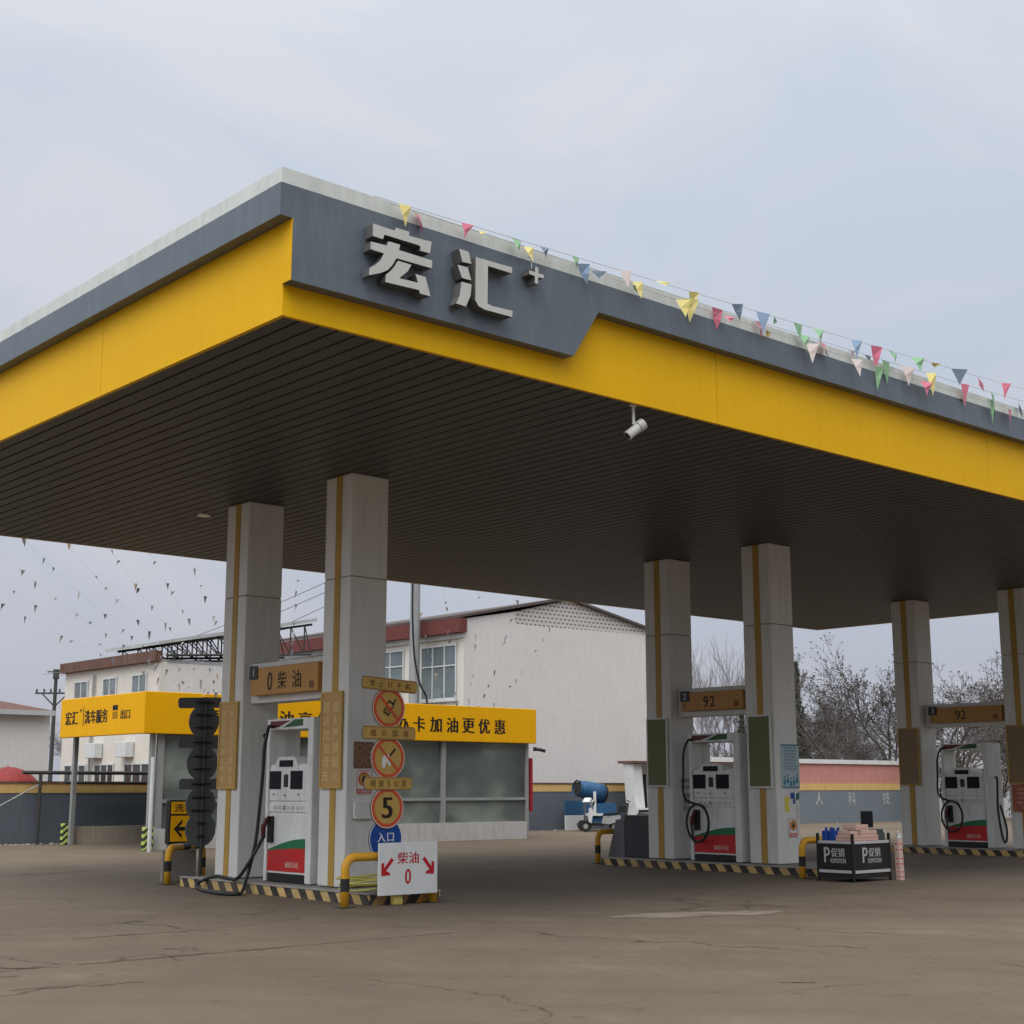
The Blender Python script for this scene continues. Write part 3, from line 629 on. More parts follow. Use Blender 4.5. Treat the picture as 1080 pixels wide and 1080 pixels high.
# ------------------------------------------------------------------ traffic sign posts
def rrect(cx, cz, w, h, r, n=4):
    out = []
    for sx, sz, a0 in ((1, 1, 0), (-1, 1, 90), (-1, -1, 180), (1, -1, 270)):
        for k in range(n+1):
            a = R(a0+90*k/n); out.append((cx+sx*(w/2-r)+r*math.cos(a), cz+sz*(h/2-r)+r*math.sin(a)))
    return out
def sign_post(x, y, label, facing):
    F = (F_front if facing == 'front' else F_back)(x, y, 0)
    sgn = 1
    t = thing('sign_post', label, 'sign post', (x, y, .0), 'stacked sign posts at the ends of the diesel island')
    part('pole', MB().tube([tuple(F[0]+F[3]*-.07+VZ*z) for z in (.0, 1.5, 2.93)], .032, 12).tube([tuple(F[0]+F[3]*-.07+VZ*z) for z in (0, .02)], .09, 14), M['darksteel'] if facing == 'back' else M['galv'], t)
    def clamp(z): 
        mb = MB().prism([(-.17, z-.012), (.17, z-.012), (.17, z+.012), (-.17, z+.012)], F, -.035, -.02)
        mb.prism([(-.05, z-.02), (.05, z-.02), (.05, z+.02), (-.05, z+.02)], F, -.12, -.1).disc(F, -.045, z, .018, -.1, -.02, 10).disc(F, .045, z, .018, -.1, -.02, 10)
        return mb
    F0 = F
    def board(cz, w, h, s, tilt=0):
        F = (F0[0]+F0[3]*.022, *F0[1:])
        ca, sa = math.cos(tilt), math.sin(tilt)
        rot = lambda pts: [(p[0]*ca-(p[1]-cz)*sa, cz+p[0]*sa+(p[1]-cz)*ca) for p in pts]
        b = part('name_board', MB().prism(rot(rrect(0, cz, w, h, .05)), F, -.018, 0), [M['signback']] if False else M['signback'], t)
        part('face', MB().prism(rot(rrect(0, cz, w-.006, h-.006, .048)), F, .0005, .003), M['tansign'], b)
        F2 = (F[0]+VZ*cz, F[1]*ca+VZ*sa, VZ*ca-F[1]*sa, F[3])
        mb = MB().prism(rrect(0, 0, w-.04, h-.04, .02), F2, .003, .0035); mb = MB()
        n = len(s)
        for i, ch in enumerate(s): text_mb(mb, ch, F2, (i-(n-1)/2)*w*.8/n, 0, h*.5, .005, .012)
        # thin border
        for (u0, u1, v0, v1) in ((-w/2+.02, w/2-.02, h/2-.017, h/2-.011), (-w/2+.02, w/2-.02, -h/2+.011, -h/2+.017)):
            mb.prism([(u0, v0), (u1, v0), (u1, v1), (u0, v1)], F2, .003, .005)
        part('lettering', mb, PM('brown_print', (.12, .06, .02), .6, dirt=0), b)
        part('clamp', clamp(cz), M['black'], t)
    def roundel(cz, r, kind):
        F = (F0[0]-F0[3]*(.022 if kind == 'blue' else 0), *F0[1:])
        b = part('roundel', MB().disc(F, 0, cz, r, -.018, 0, 44), M['signback'], t)
        for dz in (-.1, .1): part('clamp', clamp(cz+dz), M['black'], t)
        if kind == 'blue':
            part('face', MB().disc(F, 0, cz, r-.004, .0005, .003, 44), M['blue'], b)
            mb = MB().disc(F, 0, cz, r-.004, .003, .0045, 44, 0, r-.014); text_mb(mb, '入', F, -.075, cz+.02, .12, .005, .02); text_mb(mb, '口', F, .075, cz+.02, .11, .005, .02)
            part('lettering', mb, M['paper'], b); return
        part('face', MB().disc(F, 0, cz, r-.004, .0005, .003, 44, 0).disc(F, 0, cz, r-.004, .003, .0045, 44, 1, r-.018), [M['tansign'], M['carton']], b)
        part('ring', MB().disc(F, 0, cz, r-.022, .003, .006, 44, 0, r-.062), M['redsign'], b)
        mb = MB()
        if kind == '5': text_mb(mb, '5', F, 0, cz, .27, .005, .045)
        if kind == 'phone':
            q = lambda pts: [((p[0]*.8+p[1]*.45), cz+(-p[0]*.45+p[1]*.8)) for p in pts]
            mb.prism(q([(-.06, -.11), (.06, -.11), (.06, .10), (-.06, .10)]), F, .003, .005).prism(q([(.03, .10), (.055, .10), (.055, .17), (.03, .17)]), F, .003, .005)
        if kind == 'smoke':
            mb.prism([(.02, cz+.0), (.13, cz+.11), (.11, cz+.13), (0, cz+.02)], F, .003, .005)
        part('symbol', mb, M['ink'], b)
        if kind == 'phone':
            m2 = MB()
            for i in range(3):
                for j in range(3): m2.prism(q([(-.04+i*.03, -.085+j*.03), (-.02+i*.03, -.085+j*.03), (-.02+i*.03, -.065+j*.03), (-.04+i*.03, -.065+j*.03)]), F, .005, .006)
            m2.prism(q([(-.04, .02), (.04, .02), (.04, .07), (-.04, .07)]), F, .005, .006)
            part('symbol_detail', m2, M['tansign'], b)
        if kind == 'smoke':
            m2 = MB().prism([(-.09, cz-.13), (-.05, cz-.13), (-.03, cz-.04), (.02, cz-.11), (.05, cz-.09), (.02, cz+.03), (-.05, cz+.07), (-.10, cz-.02)], F, .003, .0055)
            part('symbol_detail', m2, M['paper'], b)
        if kind in ('phone', 'smoke'):
            w = .018; L = r-.04; c45 = .7071
            pts = [(-L*c45-w*c45, cz+L*c45-w*c45), (L*c45-w*c45, cz-L*c45-w*c45), (L*c45+w*c45, cz-L*c45+w*c45), (-L*c45+w*c45, cz+L*c45+w*c45)]
            part('slash', MB().prism(pts, F, .0062, .0075), M['redsign'], b)
    board(2.845, .92, .17, '禁止打手机', -.045)
    roundel(2.54, .27, 'phone')
    board(2.205, .88, .18, '熄火加油')
    roundel(1.88, .28, 'smoke')
    board(1.545, .78, .17, '限速5公里')
    roundel(1.23, .27, '5')
    roundel(.83, .27, 'blue')
    return t
sign_post(11.57, 15.62, 'post stacked with no phone, no smoking, 5 and blue entrance signs facing the viewer', 'front')
sign_post(11.80, 20.95, 'stacked sign post seen from its dark grey back beyond the diesel island', 'back')

# ------------------------------------------------------------------ hoop guard rails
def hoop(pa, pb, h, label, r=.055, bands=((.12, .3), )):
    a, b = Vector((*pa, 0)), Vector((*pb, 0)); t_ = (b-a).normalized(); rad = .15
    t = thing('guard_hoop', label, 'guard rail', tuple((a+b)/2), 'black and yellow pipe hoops guarding the islands')
    path = [a, a+VZ*(h-rad)]
    path += [a+VZ*(h-rad)+t_*rad*(1-math.cos(R(k*15)))+VZ*rad*math.sin(R(k*15)) for k in range(1, 7)]
    path += [b+VZ*(h-rad)-t_*rad*(1-math.cos(R(90-k*15)))+VZ*rad*math.sin(R(90-k*15)) for k in range(0, 7)]
    path += [b]
    part('pipe', MB().tube(path, r, 14), M['pipeY'], t, smooth=True)
    L = (b-a).length
    for p in (a, b):
        part('band', MB().tube([p+VZ*.20, p+VZ*.36], r+.003, 14), M['pipeB'], t, smooth=False)
        part('foot_plate', MB().box(p.x-.1, p.x+.1, p.y-.1, p.y+.1, 0, .012), M['darksteel'], t)
    for s0 in (.36, .72):
        q = a+t_*L*s0+VZ*h; part('band', MB().tube([q, q+t_*min(.28, L*.2)], r+.003, 14), M['pipeB'], t)
    return t
hoop((10.80, 15.45), (12.22, 15.45), .62, 'yellow and black hoop rail carrying the white diesel board at the near end')
hoop((11.27, 20.95), (12.3, 21.7), .56, 'yellow and black hoop rail at the far end of the diesel island')
hoop((19.95, 15.3), (21.5, 15.2), .62, 'yellow hoop rail behind the promotion stand')
hoop((20.75, 20.95), (22.2, 20.95), .62, 'yellow hoop rail at the far end of the middle island by the grey bin')
hoop((29.9, 15.7), (31.3, 15.7), .62, 'yellow hoop rail at the right edge by the farthest pump')
t = thing('diesel_board', 'white board with red diesel characters, 0 and two red arrows on the hoop rail', 'sign board', (11.95, 15.33, .1))
part('panel', MB().bbox(11.23, 12.19, 15.32, 15.345, .13, .79, .006), M['paper'], t)
F = F_front(0, 15.32, 0); mb = MB()
text_mb(mb, '柴油', F, 11.70, .595, .15, .003, .02, wide=.34); text_mb(mb, '0', F, 11.70, .36, .19, .003, .02, wide=.09)
for sx in (-1, 1):
    cx = 11.70+sx*.33
    pts = [(cx-sx*.13, .60), (cx-sx*.09, .63), (cx+sx*.075, .47), (cx+sx*.075, .56), (cx+sx*.115, .54), (cx+sx*.115, .37), (cx-sx*.035, .385), (cx-sx*.01, .425), (cx+sx*.045, .43)]
    pts = [(cx-sx*.095, .57), (cx-sx*.06, .605), (cx+sx*.055, .475), (cx+sx*.055, .545), (cx+sx*.10, .535), (cx+sx*.10, .375), (cx-sx*.05, .385), (cx-sx*.02, .425), (cx+sx*.025, .435)]
    mb.prism(pts, F, .001, .003)
part('lettering', mb, M['redink'], t)
# old concrete post stubs behind the near hoop
single('wooden_stub', MB().bbox(11.52, 11.66, 15.36, 15.46, 0, .16, .02), PM('yellow_painted_block', (.45, .36, .10), .8, dirt=.5), (11.73, 15.4, 0), 'short dirty yellow block on the ground under the white board', 'block')
# far hoop: grey concrete slab leaning inside
single('grey_slab', MB().bbox(11.45, 12.05, 21.45, 21.52, 0, .50, .01), M['concrete'], (11.6, 21.08, 0), 'grey concrete slab standing inside the far hoop rail of the diesel island', 'slab')
# yellow green hose coil
pts = []
for k in range(66):
    a = k*.42; rr_ = .38+.08*math.sin(k*.9)
    pts.append((11.45+rr_*1.25*math.cos(a)*(1+.1*math.sin(k)), 15.68+rr_*.6*math.sin(a), .17+.02*(k/8)+.05*abs(math.sin(a*.5+k*.13))))
single('hose_coil', MB().tube(spline(pts, 4), .014, 7), M['yhose'], (11.55, 15.85, .15), 'loose coil of yellow green hose on the near end of the diesel island', 'hose', smooth=True)

# ------------------------------------------------------------------ grey wedge bin
t = thing('sand_bin', 'grey metal bin with a sloping side against the rear column of the middle island', 'bin', (20.9, 20.1, .0))
part('body', MB().prism([(-20.95, 0.0), (-20.45, .0), (-20.45, .86), (-20.68, .86)], F_left(21.0, 0, 0), -.6, 0), PM('bin_grey', (.145, .145, .155), .5, dirt=.3), t)
part('side_box', MB().bbox(21.0, 21.5, 19.70, 20.44, .15, .95, .01), PM('bin_dark_grey', (.05, .05, .055), .5, dirt=.2), t)

# ------------------------------------------------------------------ promotion stand
t = thing('promotion_stand', 'black folding promotion stand with white lettering and silver rails beside the pump island', 'display stand', (20.2, 14.45, 0))
BX0, BX1, BY0, BY1 = 19.68, 20.72, 14.08, 14.80
blk = PM('black_banner_cloth', (.018, .015, .014), .6, dirt=.1)
part('front_panel', MB().box(BX0+.04, BX1-.04, BY0+.01, BY0+.025, .06, .62), blk, t)
part('side_panel', MB().box(BX0+.01, BX0+.025, BY0+.04, BY1-.04, .06, .62), blk, t)
part('side_panel', MB().box(BX1-.025, BX1-.01, BY0+.04, BY1-.04, .06, .62), blk, t)
part('back_panel', MB().box(BX0+.04, BX1-.04, BY1-.025, BY1-.01, .06, .62), blk, t)
for x, y in ((BX0, BY0), (BX1-.04, BY0), (BX0, BY1-.04), (BX1-.04, BY1-.04)): part('corner_post', MB().bbox(x, x+.04, y, y+.04, 0, .76, .006), M['black'], t)
for z in (.14, .60):
    part('silver_rail', MB().box(BX0+.045, BX1-.045, BY0-.004, BY0+.008, z, z+.045).box(BX0-.004, BX0+.008, BY0+.045, BY1-.045, z, z+.045), PM('silver_rail', (.55, .55, .54), .35, metal=.3, dirt=.1), t)
part('table_top', MB().box(BX0+.03, BX1-.03, BY0+.03, BY1-.03, .60, .615), M['black'], t)
for fr_, c in ((F_front(0, BY0+.01, 0), (BX0+BX1)/2), (F_left(BX0+.01, 0, 0), -(BY0+BY1)/2)):
    w = 1. if fr_[3] == -VY else .82
    mb = MB(); text_mb(mb, 'P', fr_, c-.19*w, .42, .24, .003, .02, wide=.13*w); text_mb(mb, '促销', fr_, c+.07*w, .46, .14, .003, .02, wide=.32*w)
    text_mb(mb, 'ROMOTION', fr_, c+.07*w, .33, .075, .003, .02, wide=.36*w)
    part('lettering', mb, PM('white_print', (.42, .42, .40), .6, dirt=0), t)
def carton(x0, x1, y0, y1, z0, z1, label, lines=2):
    t = thing('carton', label, 'carton', ((x0+x1)/2, (y0+y1)/2, z0), 'pale cartons of the promotion stand')
    part('box', MB().bbox(x0, x1, y0, y1, z0, z1, .004), M['carton'], t)
    mb = MB()
    for k in range(lines): mb.box(x0+.02, x1-.02, y0-.002, y0-.0004, z0+(z1-z0)*(.22+.4*k), z0+(z1-z0)*(.30+.4*k)).box(x0-.002, x0-.0004, y0+.02, y1-.02, z0+(z1-z0)*(.22+.4*k), z0+(z1-z0)*(.30+.4*k))
    part('print', mb, M['redsign'], t); return t
carton(19.74, 20.05, 14.13, 14.45, .616, .73, 'orange pink carton on the front left corner of the promotion stand')
carton(20.06, 20.46, 14.13, 14.42, .616, .73, 'pale carton at the bottom of the pile in front on the promotion stand')
carton(20.02, 20.44, 14.14, 14.42, .732, .81, 'pale carton in the middle of the pile on the promotion stand', 1)
carton(19.92, 20.26, 14.18, 14.44, .812, .90, 'cream carton on top of the pile on the promotion stand', 1)
carton(19.80, 20.0, 14.2, 14.45, .732, .80, 'small pink carton left of the pile top on the promotion stand', 1)
for k, (z0, z1, l) in enumerate(((.0, .20, 'bottom pale carton of the tower on the ground right of the promotion stand'), (.202, .42, 'middle pale carton of the tower right of the promotion stand'), (.422, .66, 'top pale carton of the tower right of the promotion stand'))):
    carton(20.79, 20.90, 13.96+.005*k, 14.05+.005*k, z0, z1, l, 2)
single('plastic_bag', MB().tube([(20.85, 14.0, .662), (20.85, 14.01, .71), (20.83, 14.01, .75), (20.82, 14.0, .78)], .045, 8, r1=.015), M['paper'], (20.9, 14.02, .662), 'crumpled white plastic bag on the carton tower', 'bag')
# blue jug pack
t = thing('jug_pack', 'blue pack of plastic jugs at the left end of the promotion stand', 'jugs', (19.83, 14.62, .616))
for i in range(2):
    for j in range(2):
        x, y = 19.78+.13*i, 14.52+.14*j
        part('jug', MB().bbox(x-.055, x+.055, y-.06, y+.06, .617, .80, .02).tube([(x, y, .80), (x, y, .85)], .022, 10), M['bluebag'], t)
part('wrap', MB().tube([(19.93, 14.6, .80), (19.96, 14.58, .88), (19.95, 14.56, .95)], .025, 8, r1=.012), M['paper'], t)
t = thing('card_terminal', 'black upright screen on a stalk at the right end of the promotion stand', 'screen', (20.55, 14.5, .616))
part('screen', MB().bbox(20.38, 20.70, 14.38, 14.41, .84, 1.11, .01), M['black'], t)
part('stalk', MB().box(20.51, 20.57, 14.415, 14.44, .62, 1.0).box(20.42, 20.66, 14.36, 14.5, .617, .63), M['darksteel'], t)
part('face', MB().box(20.40, 20.68, 14.374, 14.3795, .86, 1.09), M['screen'], t)
single('dark_case', MB().bbox(20.47, 20.67, 14.14, 14.34, .617, .77, .02).bbox(20.49, 20.65, 14.16, 14.32, .772, .82, .01), PM('dark_green_grey_plastic', (.06, .075, .07), .5, dirt=.1), (20.57, 14.24, .616), 'dark grey lidded case beside the carton pile on the promotion stand', 'case')

# ------------------------------------------------------------------ security camera under the fascia
t = thing('security_camera', 'white security camera hanging on a rod under the canopy edge', 'camera', (11.83, 11.4, 5.92))
part('rod', MB().tube([(11.94, 11.38, 5.93), (11.94, 11.38, 5.70)], .018, 10).tube([(11.94, 11.38, 5.93), (11.94, 11.38, 5.918)], .045, 14), M['white'], t, smooth=False)
dv = Vector((-.80, .28, -.68)).normalized(); c0 = Vector((12.03, 11.33, 5.70))
part('body', MB().tube([c0, c0+dv*.25], .058, 16), PM('camera_white', (.52, .51, .47), .4, dirt=.2), t)
part('hood', MB().tube([c0-dv*.02, c0+dv*.06], .070, 16), PM('camera_grey', (.42, .42, .40), .35, dirt=.1), t)
part('lens', MB().tube([c0+dv*.25, c0+dv*.256], .044, 16), M['black'], t)
part('joint', MB().tube([(11.94, 11.38, 5.71), tuple(c0+dv*.05+Vector((0, 0, .02)))], .024, 10), M['white'], t)

# ------------------------------------------------------------------ bunting
def pennant(fr, u, v, w, h, mb, lean, fl):
    o, U, V, n = fr
    a = o+U*u+V*v; b = a+U*w; c = a+U*(w*.5+lean)-V*h+n*fl; m1 = a+U*(w*.25+lean*.3)-V*(h*.5)+n*fl*.9; m2 = a+U*(w*.75+lean*.6)-V*(h*.5)+n*fl*.1
    mb.add([a, b, m2, c, m1], [(0, 4, 3, 2, 1)])
FL = ['fp', 'fg', 'fy', 'fb', 'fw', 'fp', 'fy', 'fg', 'fd']
def front_string(x0, z0, x1, z1, y, step, seed, label, sag):
    rr = random.Random(seed); n = 22
    path = [Vector((x0+(x1-x0)*k/n, y, z0+(z1-z0)*k/n-sag*math.sin(PI*k/n))) for k in range(n+1)]
    t = thing('pennant_string', label, 'bunting', tuple(path[0]), 'bunting strings along the canopy edge')
    part('cord', MB().tube(path, .0035, 4), M['letter'], t)
    L = x1-x0; u = .3
    while u < L-.3:
        k = min(int(u/L*n), n-1); p = path[k].lerp(path[k+1], u/L*n-k)
        mb = MB(); big = rr.random() < .72
        gsz = 1+.45*min(1, max(0, (p.x-9)/9)); w = rr.uniform(.10, .17)*gsz; h = rr.uniform(.16, .26)*gsz if big else rr.uniform(.05, .10)
        ang = rr.uniform(-.9, .5)
        fr_ = (p, Vector((math.cos(ang), math.sin(ang), -.05)), VZ, Vector((math.sin(ang), -math.cos(ang), 0)))
        pennant(fr_, 0, 0, w, h, mb, rr.uniform(-.06, .05), rr.uniform(-.05, .09))
        part('pennant', mb, M[rr.choice(FL)], t); u += step*rr.uniform(.6, 1.5)
front_string(7.9, 7.30, 27, 7.88, 11.04, .62, 11, 'highest string of colourful pennants running above the canopy front edge', .05)
front_string(8.1, 7.29, 27, 7.66, 11.06, .62, 5, 'middle string of colourful pennants along the canopy front edge', .10)
front_string(10.6, 7.25, 27, 7.36, 11.02, .75, 23, 'lowest string of colourful pennants hanging over the grey canopy band', .09)
def bg_string(a, b, sag, n, label, seed, group, size=.17):
    rr = random.Random(seed); a, b = Vector(a), Vector(b); k_ = 16
    path = [a.lerp(b, k/k_)-VZ*sag*4*(k/k_)*(1-k/k_) for k in range(k_+1)]
    t = thing('pennant_string', label, 'bunting', tuple(a), group)
    part('cord', MB().tube(path, .001, 3), M['paper'], t)
    for i in range(n):
        if rr.random() < .15: continue
        s = (i+.5+rr.uniform(-.4, .4))/n*k_; k = min(int(s), k_-1); p = path[k].lerp(path[k+1], s-k)
        ang = rr.uniform(-1.2, .6); mb = MB()
        fr_ = (p, Vector((math.cos(ang), math.sin(ang), 0)), VZ, Vector((math.sin(ang), -math.cos(ang), 0)))
        pennant(fr_, 0, 0, rr.uniform(.05, .10), size*rr.uniform(.35, 1.25), mb, rr.uniform(-.08, .04), rr.uniform(-.04, .04))
        part('pennant', mb, M[rr.choice(['fgrey', 'fgrey', 'ftan', 'fd', 'fgrey', 'letter'])], t)
BGX = [6.2, 7.3, 8.4, 9.4, 10.4, 11.4, 12.4, 13.4, 14.4, 15.4, 16.4]
for k, x in enumerate(BGX):
    bg_string((x, 25.35, 6.9), (18.6+.2*k, 32.45, 3.8), .55, 18, 'faded bunting string hanging in the sky left of the columns above the car wash', 40+k, 'faded bunting strings on the left', .18)
for k, x in enumerate([19.2, 20.2, 21.4, 22.8, 24.6]):
    bg_string((x, 25.35, 6.9), (26.5+.4*k, 33.0, 3.85), .45, 13, 'faded bunting string in front of the white gable wall', 60+k, 'faded bunting strings on the right', .17)

# ------------------------------------------------------------------ car wash
t = thing('car_wash', 'low car wash with yellow fascia, glazed wall with painted reflections and open end', 'car wash', (23, 35, 0))
W0, W1, V0, V1 = 16.62, 29.45, 32.4, 37.05
part('fascia', MB().bbox(W0-.05, W1, V0-.1, V0+.05, 2.78, 3.80, .015).bbox(W0-.05, W0+.1, V0+.051, V1, 2.78, 3.79, .015), M['yellow2'], t)
part('roof', MB().box(W0+.1, W1-.02, V0+.05, V1, 2.95, 3.05), M['darksteel'], t)
for x in (16.9, 29.2):
    for y in (32.5, 36.8): part('post', MB().bbox(x, x+.12, y, y+.12, 0, 2.95, .01), M['galv'], t)
part('base_wall', MB().box(17.07, 29.19, 32.45, 32.6, 0, .50), M['cwbase'], t)
part('base_wall', MB().box(17.07, 29.19, 37.0, 37.12, 0, .46), M['lowwall'], t)
part('curtain_wall', MB().box(17.10, 29.17, 32.54, 32.56, .50, 2.80), M['curtain'], t)
mu = MB()
for x in (17.08, 19.55, 23.1, 25.95): mu.box(x, x+.16, 32.47, 32.6, .501, 2.84)
mu.box(17.25, 29.18, 32.485, 32.58, 1.12, 1.20).box(17.25, 29.18, 32.49, 32.57, 2.84, 2.92)
part('mullion', mu, M['galv'], t)
part('end_banner', MB().box(29.37, 29.44, 32.46, 32.70, .78, 2.35), PM('red_banner', (.30, .02, .03), .6, dirt=.2), t)
part('end_glazing', MB().box(29.30, 29.33, 32.7, 37.0, .3, 2.8), M['curtain'], t)
# pipes of the water system inside
for y, m_ in ((35.0, 'galv'),): part('spray_arch', MB().tube([(19, 33.2, 0), (19, 33.2, 2.6), (19, 36.4, 2.6), (19, 36.4, 0)], .05, 8), M[m_], t)
Fw = F_front(0, V0-.1, 0); mb = MB()
pitch = .60
for ch, x in (('汽', 18.45), ('油', 20.62), ('享', 21.20), ('优', 21.78), ('办', 24.40), ('卡', 24.99), ('加', 25.59), ('油', 26.19), ('更', 26.79), ('优', 27.39), ('惠', 27.99)):
    text_mb(mb, ch, Fw, x, 3.24, .42, .006, .035)
part('lettering', mb, M['ink'], t)
Fl = F_left(W0-.05, 0, 0); mb = MB()
for s, y, h, w_ in (('宏汇', 36.35, .36, .74), ('洗车服务', 34.92, .34, 1.30), ('出口', 33.30, .24, .50)): text_mb(mb, s, Fl, -y, 3.28, h, .006, .04, wide=w_)
text_mb(mb, '+', Fl, -35.82, 3.46, .12, .006, .03)
mb.prism([(-35.67, 3.05), (-35.64, 3.05), (-35.64, 3.55), (-35.67, 3.55)], Fl, .001, .006)
mb.prism([(-34.0, 3.40), (-33.72, 3.40), (-33.72, 3.52), (-34.0, 3.52)], Fl, .001, .006)
for k in range(3): mb.prism([(-33.98+.10*k, 3.18), (-33.94+.10*k, 3.18), (-33.94+.10*k, 3.36), (-33.98+.10*k, 3.36)], Fl, .001, .006)
part('lettering', mb, M['ink'], t)
for x, y, l in ((16.66, 32.32, 'green and black chevron guard at the near corner of the car wash'), (16.70, 36.95, 'green and black chevron guard at the far left post of the car wash')):
    single('post_guard', MB().bbox(x+.04, x+.30, y-.03, y+.10, 0, .55, .02), M['chev'], (x+.18, y, 0), l, 'post guard', 'chevron guards at the car wash posts')
single('white_stake', MB().tube([(16.47, 31.55, 0), (16.47, 31.55, 2.2)], .05, 10), M['winframe'], (16.35, 31.55, 0), 'thin white post standing in front of the car wash corner', 'post')
single('wall_camera', MB().tube([(29.45, 32.4, 2.62), (29.6, 32.3, 2.6), (29.75, 32.25, 2.56)], .05, 8).box(29.45, 29.5, 32.35, 32.45, 2.56, 2.68), M['black'], (29.45, 32.4, 2.6), 'small dark camera at the right end of the car wash', 'camera')
t = thing('arrow_sign', 'orange sign box with a black left arrow in front of the car wash', 'sign', (15.3, 28, 0))
part('housing', MB().bbox(15.06, 15.72, 28.02, 28.2, .32, 1.24, .03), M['black'], t)
part('foot', MB().box(15.1, 15.5, 28.05, 28.17, 0, .32), M['signback'], t)
fc = part('face', MB().box(15.10, 15.68, 28.005, 28.019, .37, .90).box(15.10, 15.68, 28.005, 28.019, .94, 1.19), M['yellow2'], t)
Fa = F_front(0, 28.005, 0); mb = MB(); text_mb(mb, '洗车', Fa, 15.39, 1.07, .17, .003, .015, wide=.44)
mb.prism([(15.17, .63), (15.36, .83), (15.36, .75), (15.27, .67), (15.57, .67), (15.57, .59), (15.27, .59), (15.36, .51), (15.36, .43)], Fa, .001, .004)
part('lettering', mb, M['ink'], fc)

# ------------------------------------------------------------------ perimeter wall
t = thing('boundary_wall', 'blue grey boundary wall with yellow band behind the car wash, left stretch', 'wall', (25, 38, 0))
part('wall_body', MB().box(4, 43, 38.0, 38.24, 0, 1.34), M['bluegrey'], t)
part('yellow_band', MB().box(4, 43, 37.985, 38.255, 1.341, 1.60), M['bandy'], t)
part('coping', MB().box(3.95, 43, 37.96, 38.28, 1.601, 1.65), M['brownroof'], t)
t = thing('hoarding_wall', 'pale blue grey wall with white characters and faded pink hoarding above, behind the pumps', 'wall', (52, 38, 0))
part('wall_body', MB().box(43.01, 57.6, 38.0, 38.24, 0, 1.36), M['bluegrey2'], t)
part('yellow_band', MB().box(43.01, 57.6, 37.985, 38.255, 1.361, 1.64), M['bandy'], t)
part('hoarding', MB().box(43.01, 57.6, 38.02, 38.20, 1.641, 2.48), M['pink'], t)
part('coping', MB().box(43.01, 57.7, 37.94, 38.3, 2.481, 2.66), M['pillarw'], t)
Fh = F_front(0, 38.0, 0); mb = MB()
for ch, x in (('人', 50.86), ('科', 53.20), ('技', 55.75)): text_mb(mb, ch, Fh, x, 1.02, .54, .005, .0)
part('lettering', mb, PM('faded_white_paint', (.42, .43, .43), .8, dirt=.4), t)
single('pale_shed', MB().box(57.8, 76, 38.3, 42, 0, 2.35).box(57.6, 76.2, 38.1, 42.2, 2.36, 2.62), M['pillarw'], (66, 40, 0), 'long pale low shed behind the farthest pump', 'shed')
# rubble along the wall foot
rb = MB(); rr = random.Random(9)
for k in range(60):
    x = rr.uniform(14.5, 17.0) if k < 40 else rr.uniform(30.5, 37); r_ = rr.uniform(.03, .09); y = rr.uniform(37.5, 37.95)
    rb.add([(x+r_*rr.uniform(.6, 1)*math.cos(a), y+r_*rr.uniform(.6, 1)*math.sin(a), 0) for a in (0, 1.3, 2.5, 3.8, 5)]+[(x, y, r_*.5)], [(0, 1, 5), (1, 2, 5), (2, 3, 5), (3, 4, 5), (4, 0, 5)])
ob = mesh_obj('rubble', rb, M['pebble'], (0, 0, 0)); ob['kind'] = 'stuff'
ob['label'] = 'loose rubble along the foot of the boundary wall'
single('pipe_frame', MB().tube([(15.9, 37.7, 1.88), (24., 37.7, 1.88)], .05, 8).tube([(16.4, 37.7, 0), (16.4, 37.7, 1.9)], .05, 8).tube([(17.1, 37.7, 1.62), (24., 37.7, 1.60)], .035, 8), M['darksteel'], (16.5, 37.7, 0), 'dark pipe frame standing against the wall beside the car wash', 'pipe frame')
single('stay_wire', MB().tube([(16.3, 37.6, 1.55), (12.5, 35.5, .0)], .02, 6), M['galv'], (16.3, 37.6, 1.55), 'pale stay pipe slanting down from the pipe frame to the left', 'stay')

# ------------------------------------------------------------------ buildings
def window(parent, fr, u0, u1, v0, v1, mulls, glass, sill=True, trans=None, d=.05, fw=.06):
    w = part('window', MB().prism([(u0, v0), (u1, v0), (u1, v1), (u0, v1)], fr, -.04, .012), M[glass], parent)
    mb = MB()
    for a, b, c, e in ((u0, u1, v0, v0+fw), (u0, u1, v1-fw, v1), (u0, u0+fw, v0+fw, v1-fw), (u1-fw, u1, v0+fw, v1-fw)): mb.prism([(a, c), (b, c), (b, e), (a, e)], fr, .013, d)
    for k in range(1, mulls+1):
        u = u0+(u1-u0)*k/(mulls+1); mb.prism([(u-fw*.4, v0+fw), (u+fw*.4, v0+fw), (u+fw*.4, v1-fw), (u-fw*.4, v1-fw)], fr, .013, d-.004)
    if trans: mb.prism([(u0+fw, trans-fw*.4), (u1-fw, trans-fw*.4), (u1-fw, trans+fw*.4), (u0+fw, trans+fw*.4)], fr, .013, d-.008)
    part('frame', mb, M['winframe'], w)
    if sill: part('sill', MB().prism([(u0-.08, v0-.08), (u1+.08, v0-.08), (u1+.08, v0-.002), (u0-.08, v0-.002)], fr, .0, .1), M['winframe'], w)
t = thing('gable_building', 'large white two storey building with pierced brick gable and maroon roof edge', 'building', (38, 46, 0))
gx0, gx1, gy0, gy1 = 33.0, 43.5, 40.0, 54.0
part('gable_wall', MB().prism([(gx0, 0), (gx1, 0), (gx1, 7.55), (gx0, 7.45)], F_front(0, gy0, 0), -.3, 0), M['wallw'], t)
